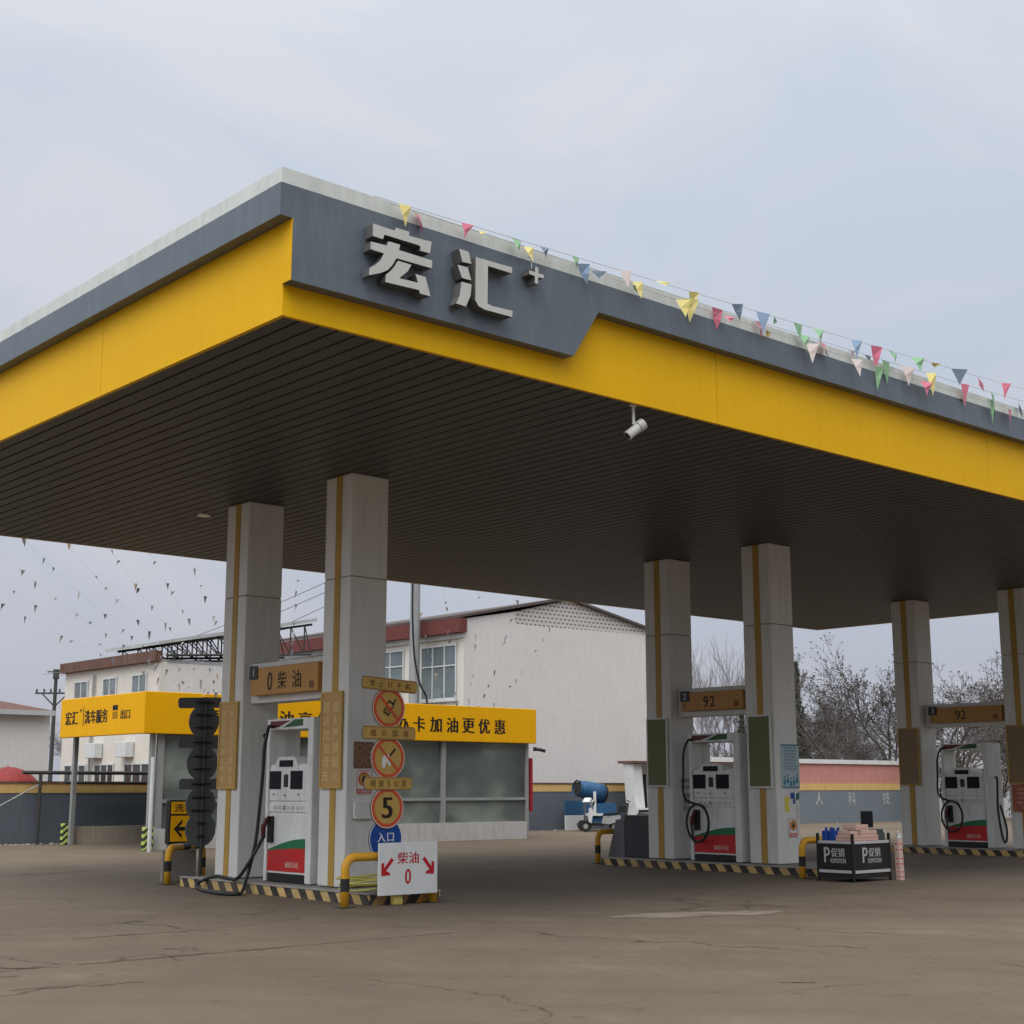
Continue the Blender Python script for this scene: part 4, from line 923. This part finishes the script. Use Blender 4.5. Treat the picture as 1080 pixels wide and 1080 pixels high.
part('gable_screen', MB().prism([(gx0+2.4, 7.47), (gx1-.02, 7.56), (gx1-.02, 7.68), (38.1, 8.60), (gx0+2.4, 7.93)], F_front(0, gy0+.03, 0), -.2, 0), M['lattice'], t)
part('gable_corner', MB().prism([(gx0, 7.451), (gx0+2.4, 7.471), (gx0+2.4, 7.93), (gx0, 7.50)], F_front(0, gy0, 0), -.2, 0), M['wallw'], t)
part('side_wall', MB().box(gx0, gx0+.3, gy0+.301, gy1, 0, 7.38), M['walltile'], t)
part('back_wall', MB().box(gx0+.31, gx1, gy1-.3, gy1, 0, 7.3).box(gx1-.3, gx1, gy0+.301, gy1-.31, 0, 7.3), M['walltile'], t)
rf = MB().prism([(gx0-.35, 7.50), (38.1, 8.62), (38.1, 8.72), (gx0-.35, 7.60)], F_front(0, gy0-.12, 0), -14.3, 0).prism([(38.11, 8.62), (gx1+.35, 7.52), (gx1+.35, 7.62), (38.11, 8.72)], F_front(0, gy0-.12, 0), -14.3, 0)
part('roof', rf, PM('dark_roof_sheet', (.09, .07, .065), .7, dirt=.3), t)
part('eaves_band', MB().box(gx0-.36, gx0-.02, gy0-.13, gy1+.1, 6.98, 7.49), M['maroon'], t)
part('cornice', MB().box(gx0-.12, gx0-.001, gy0+.0, gy1, 6.80, 6.975), M['winframe'], t)
Fg = F_left(gx0, 0, 0)
window(t, Fg, -42.55, -40.45, 4.62, 6.62, 2, 'winglass', trans=5.85)
window(t, Fg, -46.2, -43.6, 5.2, 6.62, 2, 'winglass', trans=6.0)
window(t, Fg, -50.0, -47.6, 5.2, 6.62, 2, 'winglass', trans=6.0)
window(t, Fg, -42.9, -40.6, 1.6, 3.0, 2, 'winglass')
part('pier', MB().box(gx0-.06, gx0-.001, 43.0, 43.35, 3.8, 6.79).box(gx0-.06, gx0-.001, gy0, gy0+.25, 0, 6.79), M['walltile'], t)

t = thing('left_building', 'two storey pale tiled building with worn brown parapet and three upper windows', 'building', (26, 50, 0))
lx0, lx1, ly0, ly1 = 24.4, 31.5, 46.6, 54.3
part('side_wall', MB().box(lx0, lx0+.3, ly0, ly1, 0, 5.88), M['walltile'], t)
part('front_wall', MB().box(lx0+.301, lx1, ly0, ly0+.3, 0, 5.85), M['wallw'], t)
part('back_wall', MB().box(lx0+.301, lx1, ly1-.3, ly1, 0, 5.7).box(lx1-.3, lx1, ly0+.31, ly1-.31, 0, 5.7), M['walltile'], t)
part('parapet', MB().box(lx0-.22, lx0+.05, ly0-.05, ly1+.1, 5.885, 6.26), M['brownroof'], t)
part('roof_slab', MB().box(lx0+.06, lx1, ly0+.02, ly1, 5.86, 5.98), M['greyroof'], t)
Fl_ = F_left(lx0, 0, 0)
for y0, y1 in ((47.45, 48.6), (49.8, 50.95), (52.2, 53.4)):
    window(t, Fl_, -y1, -y0, 4.55, 5.52, 1, 'winglass', trans=4.85)
for y0, y1 in ((46.9, 48.9), (49.7, 51.3), (52.0, 53.9)):
    window(t, Fl_, -y1, -y0, 1.2, 2.35, 2, 'winglassd', sill=False)
for y in (48.2, 50.7): part('air_conditioner', MB().bbox(lx0-.35, lx0-.02, y, y+.8, 2.55, 3.1, .02), M['winframe'], t)
part('downpipe', MB().tube([(lx0-.1, 51.6, 0), (lx0-.1, 51.6, 5.7)], .05, 8), M['galv'], t)
# steel lean-to roof with trusses
t = thing('truss_roof', 'light sloping sheet roof on thin dark steel trusses above the pale building', 'roof frame', (27.5, 46.9, 5.9))
def zr(x): return 6.55+(x-24.4)*.19
part('sheet', MB().prism([(24.2, zr(24.2)-.06), (30.8, zr(30.8)), (30.8, zr(30.8)+.12), (24.2, zr(24.2)+.06)], F_front(0, 46.3, 0), -4.2, 0), M['greyroof'], t)
tr = MB()
for y in (46.5, 48.4, 50.3):
    tr.tube([(24.6, y, zr(24.6)-.1), (30.7, y, zr(30.7)-.1)], .05, 6).tube([(24.6, y, 6.10), (30.7, y, 6.5)], .05, 6)
    k = 0; x = 24.8
    while x < 30.6:
        zb = 6.10+(x-24.6)*.066
        tr.tube([(x, y, zb), (x, y, zr(x)-.1)], .028, 5)
        x2 = x+.62; tr.tube([(x, y, zr(x)-.1), (min(x2, 30.7), y, 6.10+(min(x2, 30.7)-24.6)*.066)], .024, 5); x = x2
    for x in (24.9, 27.8, 30.6): tr.tube([(x, y, 5.99), (x, y, 6.3)], .05, 6)
part('truss', tr, M['darksteel'], t)

t = thing('far_left_house', 'plain white house with low brown roof at the left edge', 'house', (20, 60, 0))
part('wall', MB().box(8, 25.5, 58, 70, 0, 4.45), M['wallw'], t)
part('roof', MB().add([(7.6, 57.6, 4.6), (25.5, 57.6, 4.6), (25.5, 70.4, 4.6), (7.6, 70.4, 4.6), (12, 64, 6.1), (20, 64, 6.1)], [(0, 1, 5, 4), (1, 2, 5), (2, 3, 4, 5), (3, 0, 4), (3, 2, 1, 0)]), M['brownroof'], t)
part('eave_board', MB().box(7.58, 25.52, 57.58, 57.62, 4.40, 4.6), M['greyroof'], t)
t = thing('red_tent', 'round red and green tent roof showing above the wall at the left edge', 'tent', (22.1, 53.8, 0))
rt = MB(); n = 20
for s in range(7):
    a0, a1 = PI*s/14, PI*(s+1)/14
    for k in range(n):
        b0, b1 = 2*PI*k/n, 2*PI*(k+1)/n
        P = lambda a, b: (22.1+1.35*math.cos(a)*math.cos(b), 53.8+1.35*math.cos(a)*math.sin(b), 1.0+1.25*math.sin(a))
        rt.add([P(a0, b0), P(a0, b1), P(a1, b1), P(a1, b0)], [(0, 1, 2, 3)], 1 if 8 < k < 12 else 0)
part('tent_roof', rt, [PM('tent_red', (.20, .022, .02), .6, dirt=.2), PM('tent_olive', (.12, .12, .08), .6, dirt=.2)], t)
part('pole', MB().tube([(22.1, 53.8, 0), (22.1, 53.8, 2.3)], .05, 8), M['galv'], t)

# white gate pillars in front of the wall
t = thing('gate_kiosk', 'narrow white painted kiosk with a flat slab roof before the wall', 'kiosk', (38.8, 36.8, 0))
part('pillar', MB().prism([(38.40, 0), (38.86, 0), (38.62, 2.33), (38.18, 2.33)], F_front(0, 36.7, 0), -.5, 0), M['pillarw'], t)
part('pillar', MB().prism([(39.22, 0), (39.8, 0), (39.75, 2.33), (39.10, 2.33)], F_front(0, 36.7, 0), -.5, 0), M['pillarw'], t)
part('roof_slab', MB().bbox(38.1, 40.0, 36.5, 37.4, 2.34, 2.43, .01), M['brownroof'], t)
part('infill', MB().box(38.7, 39.2, 36.95, 37.1, .7, 1.95), M['black'], t)
part('plinth', MB().box(38.0, 38.8, 36.2, 36.66, 0, .75), M['pillarw'], t)

# utility poles
t = thing('utility_pole', 'distant utility pole with a wide crossarm at the left', 'utility pole', (41.55, 94.0, 0))
part('pole', MB().tube([(41.55, 94.0, 0), (41.55, 94.0, 9.3)], .16, 10, r1=.11), M['darksteel'], t)
U = Vector((.75, -.66, 0))
c = Vector((41.55, 94.0, 7.75))
part('crossarm', MB().tube([c-U*1.35, c+U*1.35], .07, 6).tube([c-U*.9, c-VZ*.9], .05, 5).tube([c+U*.9, c-VZ*.9], .05, 5), M['darksteel'], t)
part('upper_arm', MB().tube([c-U*.6+VZ*1.45, c+U*.6+VZ*1.45], .05, 6), M['darksteel'], t)
for k in (-1.25, -.75, -.3, .3, .75, 1.25): part('insulator', MB().tube([c+U*k, c+U*k+VZ*.28], .06, 6), M['darksteel'], t)
part('transformer', MB().tube([c+VZ*.95, c+VZ*1.6], .22, 8), M['darksteel'], t)
t = thing('concrete_pole', 'tall pale concrete pole with a dangling cable behind the car wash', 'utility pole', (32.2, 42.0, 0))
part('pole', MB().tube([(32.25, 42.0, 0), (32.25, 42.0, 10.7)], .22, 14, r1=.17), M['galv'], t)
part('cable', MB().tube(spline([(32.0, 41.85, 9.2), (31.98, 41.8, 7.6), (32.05, 41.75, 6.2), (32.2, 41.6, 5.2), (32.45, 41.5, 4.6), (32.4, 41.5, 3.4)]), .035, 6), M['black'], t, smooth=True)
part('bracket', MB().tube([(31.9, 42.1, 9.15), (32.8, 41.5, 9.15)], .04, 6), M['darksteel'], t)
for k, (za, zb) in enumerate(((8.6, 10.6), (8.5, 10.2), (7.3, 9.8))):
    a, b = Vector((41.55, 94.0, za+.4))+U*(k-1)*.9, Vector((32.25, 42.0, zb)); q = MB().tube([a.lerp(b, s/12)-VZ*.9*4*(s/12)*(1-s/12) for s in range(13)], .018, 4)
    single('power_line', q, M['fgrey'], tuple(b), ('top', 'middle', 'lowest')[k]+' thin power line running from the far pole to the concrete pole', 'power line', 'power lines between the poles')

# ------------------------------------------------------------------ fog cannon and scooter
D = Vector((.75, -.66, 0))
t = thing('fog_cannon', 'blue dust spraying cannon with a round black mouth on its trolley by the wall', 'spray cannon', (36.2, 36.6, 0))
NN = Vector((-.66, -.75, 0)); A = Vector((35.62, 36.90, 1.45))+NN*.3; Bv = A+D*.88-NN*.55+VZ*-.2; ax = (Bv-A).normalized()
part('barrel', MB().tube([A, A+ax*.15, A+ax*.2, A+ax*.6, A+ax*.95], .27, 20, r1=.35), M['blueeq'], t, smooth=True)
part('mouth', MB().tube([A-ax*.03, A-ax*.02], .25, 20), M['black'], t)
part('nozzle_ring', MB().tube([A-ax*.10, A-ax*.01], .29, 20, cap=False), M['blueeq'], t)
P_ = A+D*.55-NN*.3-VZ*1.45
Fk = (Vector((P_.x, P_.y, 0)), D, VZ, NN)
part('yoke', MB().prism([(-.05, .6), (.05, .6), (.05, 1.35), (-.05, 1.35)], Fk, .34, .40).prism([(-.05, .6), (.05, .6), (.05, 1.35), (-.05, 1.35)], Fk, -.40, -.34).prism([(-.3, .52), (.3, .52), (.3, .6), (-.3, .6)], Fk, -.42, .42), M['winframe'], t)
part('water_tank', MB().prism(rrect(.25, .62, 1.0, .65, .1), Fk, -.4, .32), M['blueeq'], t)
part('trolley', MB().prism([(-.6, .18), (.9, .18), (.9, .26), (-.6, .26)], Fk, -.42, .42), M['darksteel'], t)
for u in (-.4, .7):
    for n_ in (-.42, .34):
        c = Fk[0]+D*u+NN*n_+VZ*.18; part('wheel', MB().tube([c, c+NN*.09], .18, 14), M['rubber'], t)
part('fan_grille', MB().tube([Bv, Bv+ax*.14], .33, 16, r1=.2), M['darksteel'], t)
t = thing('blue_display_board', 'blue and white board leaning behind the scooter', 'board', (36.1, 37.58, 0))
part('upper_panel', MB().box(35.62, 36.5, 37.55, 37.6, .52, 1.02), M['blueeq'], t)
part('lower_panel', MB().box(35.62, 36.5, 37.55, 37.6, 0, .515), M['paper'], t)
# scooter seen from the side, facing left
sx, sy = 35.25, 35.45; D = Vector((.75, -.66, 0))
t = thing('scooter', 'parked white electric scooter with dark seat in front of the blue cannon', 'scooter', (sx, sy, 0))
o = Vector((sx, sy, 0)); Fs = (o, D, VZ, Vector((-.69, -.72, 0)))
sn = Fs[3]
for u in (-.58, .55):
    c = o+D*u+VZ*.22; w = part('wheel', MB().tube([c-sn*.05, c+sn*.05], .22, 18), M['rubber'], t)
    part('rim', MB().tube([c-sn*.055, c+sn*.055], .10, 12), M['galv'], w)
part('leg_shield', MB().prism([(-.46, .40), (-.36, .34), (-.27, .80), (-.34, .96), (-.42, .88), (-.50, .62)], Fs, -.18, .18), M['winframe'], t)
part('floorboard', MB().prism([(-.40, .26), (.12, .22), (.12, .32), (-.36, .36)], Fs, -.15, .15), M['black'], t)
part('rear_body', MB().prism([(.05, .34), (.35, .30), (.62, .38), (.82, .55), (.78, .66), (.35, .60), (.12, .62)], Fs, -.15, .15), PM('scooter_grey', (.30, .31, .31), .35, dirt=.3), t)
part('seat', MB().prism([(.08, .63), (.78, .67), (.80, .75), (.45, .74), (.12, .71)], Fs, -.13, .13), M['black'], t)
part('top_box', MB().prism([(.72, .76), (1.02, .78), (1.02, 1.0), (.74, 1.02)], Fs, -.15, .15), M['black'], t)
part('windshield', MB().prism([(-.40, .98), (-.30, .98), (-.34, 1.28), (-.40, 1.26)], Fs, -.2, .2), PM('smoky_screen', (.2, .21, .22), .2, dirt=0), t)
part('handlebar', MB().tube([o+D*-.28+VZ*1.0-sn*.32, o+D*-.32+VZ*1.03, o+D*-.28+VZ*1.0+sn*.32], .02, 6), M['black'], t)
part('fork', MB().tube([o+D*-.56+VZ*.24, o+D*-.36+VZ*.9], .035, 8), M['darksteel'], t)
part('mirror', MB().tube([o+D*-.28+VZ*1.03+sn*.25, o+D*-.22+VZ*1.2+sn*.3], .03, 6), M['black'], t)
t.scale = (.86, .86, .86)
part('headlight', MB().prism([(-.48, .84), (-.40, .82), (-.38, .92), (-.44, .94)], Fs, -.08, .08), M['paper'], t)
single('motorcycle_helmet', MB().tube([o+D*-.42+VZ*1.0, o+D*-.42+VZ*1.08, o+D*-.42+VZ*1.14], .20, 14, r1=.10), M['paper'], tuple(o+D*-.42+VZ*1.0), 'white sunshade cap hanging over the scooter handlebar', 'cap')
t = thing('black_scooter', 'dark scooter parked beside the white kiosk', 'scooter', (36.6, 35.1, 0))
o2 = Vector((36.6, 35.1, 0)); Fs2 = (o2, D, VZ, sn)
for u in (-.5, .5):
    c = o2+D*u+VZ*.22; part('wheel', MB().tube([c-sn*.05, c+sn*.05], .22, 16), M['rubber'], t)
part('body', MB().prism([(-.45, .3), (.55, .3), (.72, .6), (.1, .62), (-.1, .36), (-.3, .4), (-.22, .95), (-.34, .98)], Fs2, -.15, .15), M['darksteel'], t)
part('seat', MB().prism([(.1, .63), (.72, .63), (.7, .74), (.12, .72)], Fs2, -.13, .13), M['black'], t)
part('handlebar', MB().tube([o2+D*-.2+VZ*1.0-sn*.3, o2+D*-.28+VZ*1.05, o2+D*-.2+VZ*1.0+sn*.3], .02, 6), M['black'], t)

# ------------------------------------------------------------------ trees
def bare_tree(name, label, h, seed, trunk_r, spread, leaf=0, levels=5, mat='twig', upright=.5, nb=(3, 5), group='bare winter trees beyond the wall'):
    rr = random.Random(seed); T = MB(); C = MB(); Lf = MB()
    def grow(p, d, L, r, lv):
        n = 3 if lv > 2 else 4; pts = [p]; q = p.copy(); dd = d.copy()
        for k in range(n):
            dd = (dd+Vector((rr.gauss(0, .13), rr.gauss(0, .13), rr.gauss(.03*upright, .08)))).normalized(); q = q+dd*L/n; pts.append(q.copy())
        (T if lv < 2 else C).tube(pts, r, 8 if lv == 0 else (5 if lv < 3 else 3), cap=False, r1=r*.55)
        if lv >= levels:
            for _ in range(leaf):
                if rr.random() < .6:
                    a = pts[rr.randrange(1, n+1)]+Vector((rr.uniform(-.1, .1), rr.uniform(-.1, .1), rr.uniform(-.1, .1))); s = rr.uniform(.025, .06)
                    e1 = Vector((rr.gauss(0, 1), rr.gauss(0, 1), rr.gauss(0, 1))).normalized()*s; e2 = e1.cross(Vector((rr.gauss(0, 1), rr.gauss(0, 1), rr.gauss(0, 1)))).normalized()*s
                    Lf.add([a-e1, a-e2, a+e1, a+e2], [(0, 1, 2, 3)])
            return
        m = rr.randint(*nb)+(1 if lv == 0 else 0)
        for k in range(m):
            s = rr.uniform(.35, 1.) if k else 1.
            i = min(int(s*n), n-1); a = pts[i].lerp(pts[i+1], s*n-i)
            az = rr.uniform(0, 2*PI); tilt = rr.uniform(.3, .95)*spread if k else rr.uniform(.05, .35)
            pe = dd.orthogonal().normalized(); pe = (Matrix.Rotation(az, 3, dd) @ pe)
            nd_ = (dd*math.cos(tilt)+pe*math.sin(tilt)+VZ*.10*upright).normalized()
            grow(a, nd_, L*rr.uniform(.58, .82), max(r*(.62 if k else .6)*rr.uniform(.7, 1), .008), lv+1)
    grow(Vector((0, 0, 0)), Vector((rr.gauss(0, .04), rr.gauss(0, .04), 1)).normalized(), h*.30, trunk_r, 0)
    t = thing(name, label, 'tree', (0, 0, 0), group)
    part('trunk', T, M['bark'] if mat == 'twig' else M[mat], t)
    c = part('crown', C, M[mat], t)
    if leaf: part('leaves', Lf, M['dleaf'] if mat == 'twig' else M[mat], c)
    return t
def put(t, loc, s=1., rz=0.):
    t.location = loc; t.scale = (s, s, s); t.rotation_euler = (0, 0, rz); return t
TA = bare_tree('bare_tree', 'wide branching bare tree standing right behind the pink hoarding', 9.5, 3, .19, 1.0, 3, 6, nb=(3, 4))
TB = bare_tree('bare_tree', 'bare tree with dark spreading limbs seen behind the farthest pump sign', 9.5, 8, .16, 1.0, 2, 6, nb=(3, 4))
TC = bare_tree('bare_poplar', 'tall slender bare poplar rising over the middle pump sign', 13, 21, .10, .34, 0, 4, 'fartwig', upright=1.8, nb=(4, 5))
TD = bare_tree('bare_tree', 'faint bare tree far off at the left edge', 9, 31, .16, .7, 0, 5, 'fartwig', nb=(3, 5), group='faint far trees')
import itertools
def fwd(px, dist):   # a spot at the given bearing (degrees right of straight ahead) and distance
    a = R(48.61)-R(px); return (dist*math.cos(a), dist*math.sin(a), 0)
put(TA, fwd(13.1, 74), 1.0, .5)
put(TB, fwd(17.3, 70), .98, 2.)
put(TC, fwd(7.9, 88), 1.0, 0)
put(TD, fwd(-18.3, 130), 1.05, 0)
def another(src, b, d, s, rz, label):
    c = copy_tree(src); c['label'] = label; put(c, fwd(b, d), s, rz); return c
another(TA, 18.9, 78, 1.0, 3.1, 'bare tree at the far right between the last two columns')
another(TB, 12.0, 84, .86, 4.4, 'smaller bare tree left of the wide one behind the pink hoarding')
another(TA, 14.6, 88, 1.15, 1.6, 'taller bare tree partly behind the rear column of the farthest island')
another(TB, 15.9, 92, 1.0, .4, 'bare tree hidden mostly behind the columns of the farthest island')
another(TA, 10.6, 90, .62, 5.2, 'low bare tree close behind the middle island front column')
another(TB, 9.1, 80, .62, 2.7, 'low dense bare tree seen through the middle pump frame')
another(TA, 7.6, 84, .60, .9, 'low bare tree seen left in the middle pump frame')
another(TB, 20.2, 82, 1.0, 1.2, 'bare tree at the right edge of the view')
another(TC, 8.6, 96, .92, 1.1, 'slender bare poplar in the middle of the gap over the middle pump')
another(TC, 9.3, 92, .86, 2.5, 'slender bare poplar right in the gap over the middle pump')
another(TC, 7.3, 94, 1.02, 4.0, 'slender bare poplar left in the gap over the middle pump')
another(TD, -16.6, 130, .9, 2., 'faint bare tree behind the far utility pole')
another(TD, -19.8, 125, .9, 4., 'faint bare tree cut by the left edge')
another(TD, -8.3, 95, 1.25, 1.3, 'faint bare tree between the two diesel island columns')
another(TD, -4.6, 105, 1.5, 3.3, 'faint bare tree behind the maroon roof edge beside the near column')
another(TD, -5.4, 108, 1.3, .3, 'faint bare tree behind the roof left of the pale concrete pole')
for k, (b, d, sc) in enumerate(((8.0, 70, .42), (9.3, 72, .45), (10.9, 68, .42), (11.9, 70, .5), (13.6, 69, .45), (14.9, 70, .5), (16.6, 68, .45), (18.2, 70, .48), (19.6, 69, .5))):
    c = copy_tree(TA if k % 2 else TB); put(c, fwd(b, d), sc, k*1.3)
    c['label'] = 'low dense thicket of bare twigs showing just above the wall'; c['category'] = 'bush'; c['group'] = 'low bare thickets behind the wall'; c.name = 'bare_bush'
another(TB, 13.4, 80, .92, 5.5, 'grey bare tree just left of the rear column of the farthest island')
another(TA, 16.9, 84, 1.0, 4.2, 'grey bare tree in the gap above the farthest pump sign')
another(TA, 19.6, 90, 1.1, 2.2, 'tall grey bare tree behind the right edge column')
another(TB, 11.4, 92, .9, 1.9, 'distant grey bare tree just right of the middle island front column')
# evergreen beside the middle island's front column
def evergreen(label, h, seed, w):
    rr = random.Random(seed); C = MB()
    for _ in range(2600):
        z = h*(.06+.94*rr.random()**.9); rad = w*(1-z/h)**.7*rr.random()**.45*(.75+.35*math.sin(z*3+seed)); a = rr.uniform(0, 2*PI)
        p = Vector((rad*math.cos(a), rad*math.sin(a), z)); s = rr.uniform(.06, .16)
        e1 = Vector((rr.gauss(0, 1), rr.gauss(0, 1), rr.gauss(.4, 1))).normalized()*s; e2 = e1.cross(Vector((rr.gauss(0, 1), rr.gauss(0, 1), rr.gauss(0, 1)))).normalized()*s*.5
        C.add([p-e1, p-e2, p+e1, p+e2], [(0, 1, 2, 3)])
    t = thing('evergreen_tree', label, 'tree', (0, 0, 0), 'dark evergreens beyond the wall')
    part('trunk', MB().tube([(0, 0, 0), (0, 0, h*.95)], .12, 7, r1=.02), M['bark'], t)
    part('crown', C, M['ever'], t); return t
EV = put(evergreen('dark narrow evergreen right of the middle island front column', 8.2, 4, .85), fwd(11.15, 80))
e2 = copy_tree(EV); e2['label'] = 'dark evergreen seen through the middle pump frame'; put(e2, fwd(9.0, 74), .72, 1.)

# ------------------------------------------------------------------ camera
cam = bpy.data.cameras.new('camera'); co = bpy.data.objects.new('camera', cam); COL.objects.link(co)
cam.sensor_width = 36; cam.lens = 36*1515/1080; cam.clip_end = 2000; cam.clip_start = .05
co.location = (0, 0, 1.5)
az = math.atan2(1750, 1542.5); pitch_ = math.atan(290/1515)
co.rotation_euler = (R(90)+pitch_, 0, (PI/2-az*1.0)-PI/2 + 0)
co.rotation_euler[2] = az-PI/2
S.camera = co

# ------------------------------------------------------------------ sky and light
W = bpy.data.worlds.new('World'); S.world = W; W.use_nodes = True; nt = W.node_tree
bg = nt.nodes['Background']
sky = nd(nt, 'ShaderNodeTexSky', sky_type='NISHITA'); sky.sun_disc = False
SUN_EL, SUN_AZ = 57, 211
sky.sun_elevation = R(SUN_EL); sky.sun_rotation = R(90-SUN_AZ)
sky.dust_density = 4; sky.air_density = 1.2
tc = nd(nt, 'ShaderNodeTexCoord'); gen = tc.outputs['Generated']
sp = nd(nt, 'ShaderNodeSeparateXYZ'); nt.links.new(gen, sp.inputs[0])
hz_ = ramp(nt, sp.outputs[2], [(0.0, (.455, .458, .515)), (.2, (.535, .565, .645)), (.46, (.625, .665, .745)), (.62, (.8, .83, .88)), (1., (1., 1., 1.))])
hs = nd(nt, 'ShaderNodeVectorMath', operation='SCALE'); nt.links.new(hz_, hs.inputs[0]); hs.inputs['Scale'].default_value = 10.8
# brighter cloud round the hidden sun, behind and above the viewer
dt = nd(nt, 'ShaderNodeVectorMath', operation='DOT_PRODUCT'); nt.links.new(gen, dt.inputs[0])
dt.inputs[1].default_value = tuple(Vector((math.cos(R(SUN_EL))*math.cos(R(SUN_AZ)), math.cos(R(SUN_EL))*math.sin(R(SUN_AZ)), math.sin(R(SUN_EL)))))
glow = ramp(nt, dt.outputs['Value'], [(.25, 0.0), (.68, .30), (1., 1.)])
gs = nd(nt, 'ShaderNodeMath', operation='MULTIPLY_ADD'); nt.links.new(glow, gs.inputs[0]); gs.inputs[1].default_value = 2.7; gs.inputs[2].default_value = 1.0
hs2 = nd(nt, 'ShaderNodeVectorMath', operation='SCALE'); nt.links.new(hs.outputs[0], hs2.inputs[0]); nt.links.new(gs.outputs[0], hs2.inputs['Scale'])
# the low band behind the viewer is dimmed in the sky colour to keep the columns dark
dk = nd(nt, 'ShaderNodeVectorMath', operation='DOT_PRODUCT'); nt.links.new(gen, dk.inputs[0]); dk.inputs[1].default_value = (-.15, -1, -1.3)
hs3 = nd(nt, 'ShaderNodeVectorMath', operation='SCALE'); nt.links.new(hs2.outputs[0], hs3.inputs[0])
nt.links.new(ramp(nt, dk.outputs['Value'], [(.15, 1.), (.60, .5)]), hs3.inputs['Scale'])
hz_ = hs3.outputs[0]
cl = noise(nt, mapping(nt, gen, (1, 1, 2.0)), 3.0, 8, .55, .9)
cloud = mix_rgb(nt, ramp(nt, cl, [(.40, 0.), (.60, 1.)]), (.925, .960, .99), (1.07, 1.05, 1.02))
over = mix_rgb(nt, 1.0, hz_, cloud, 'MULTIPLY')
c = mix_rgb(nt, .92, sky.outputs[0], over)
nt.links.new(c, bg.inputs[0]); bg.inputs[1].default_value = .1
sl = bpy.data.lights.new('sun', 'SUN'); sl.energy = 1.0; sl.angle = R(30); sl.color = (1, .96, .90)
so = bpy.data.objects.new('sun', sl); COL.objects.link(so)
d = Vector((math.cos(R(SUN_EL))*math.cos(R(SUN_AZ)), math.cos(R(SUN_EL))*math.sin(R(SUN_AZ)), math.sin(R(SUN_EL))))
so.rotation_euler = d.to_track_quat('Z', 'Y').to_euler(); so.location = (0, 0, 30)
S.view_settings.view_transform = 'Standard'; S.view_settings.look = 'None'
S.view_settings.exposure = 0; S.view_settings.gamma = 1
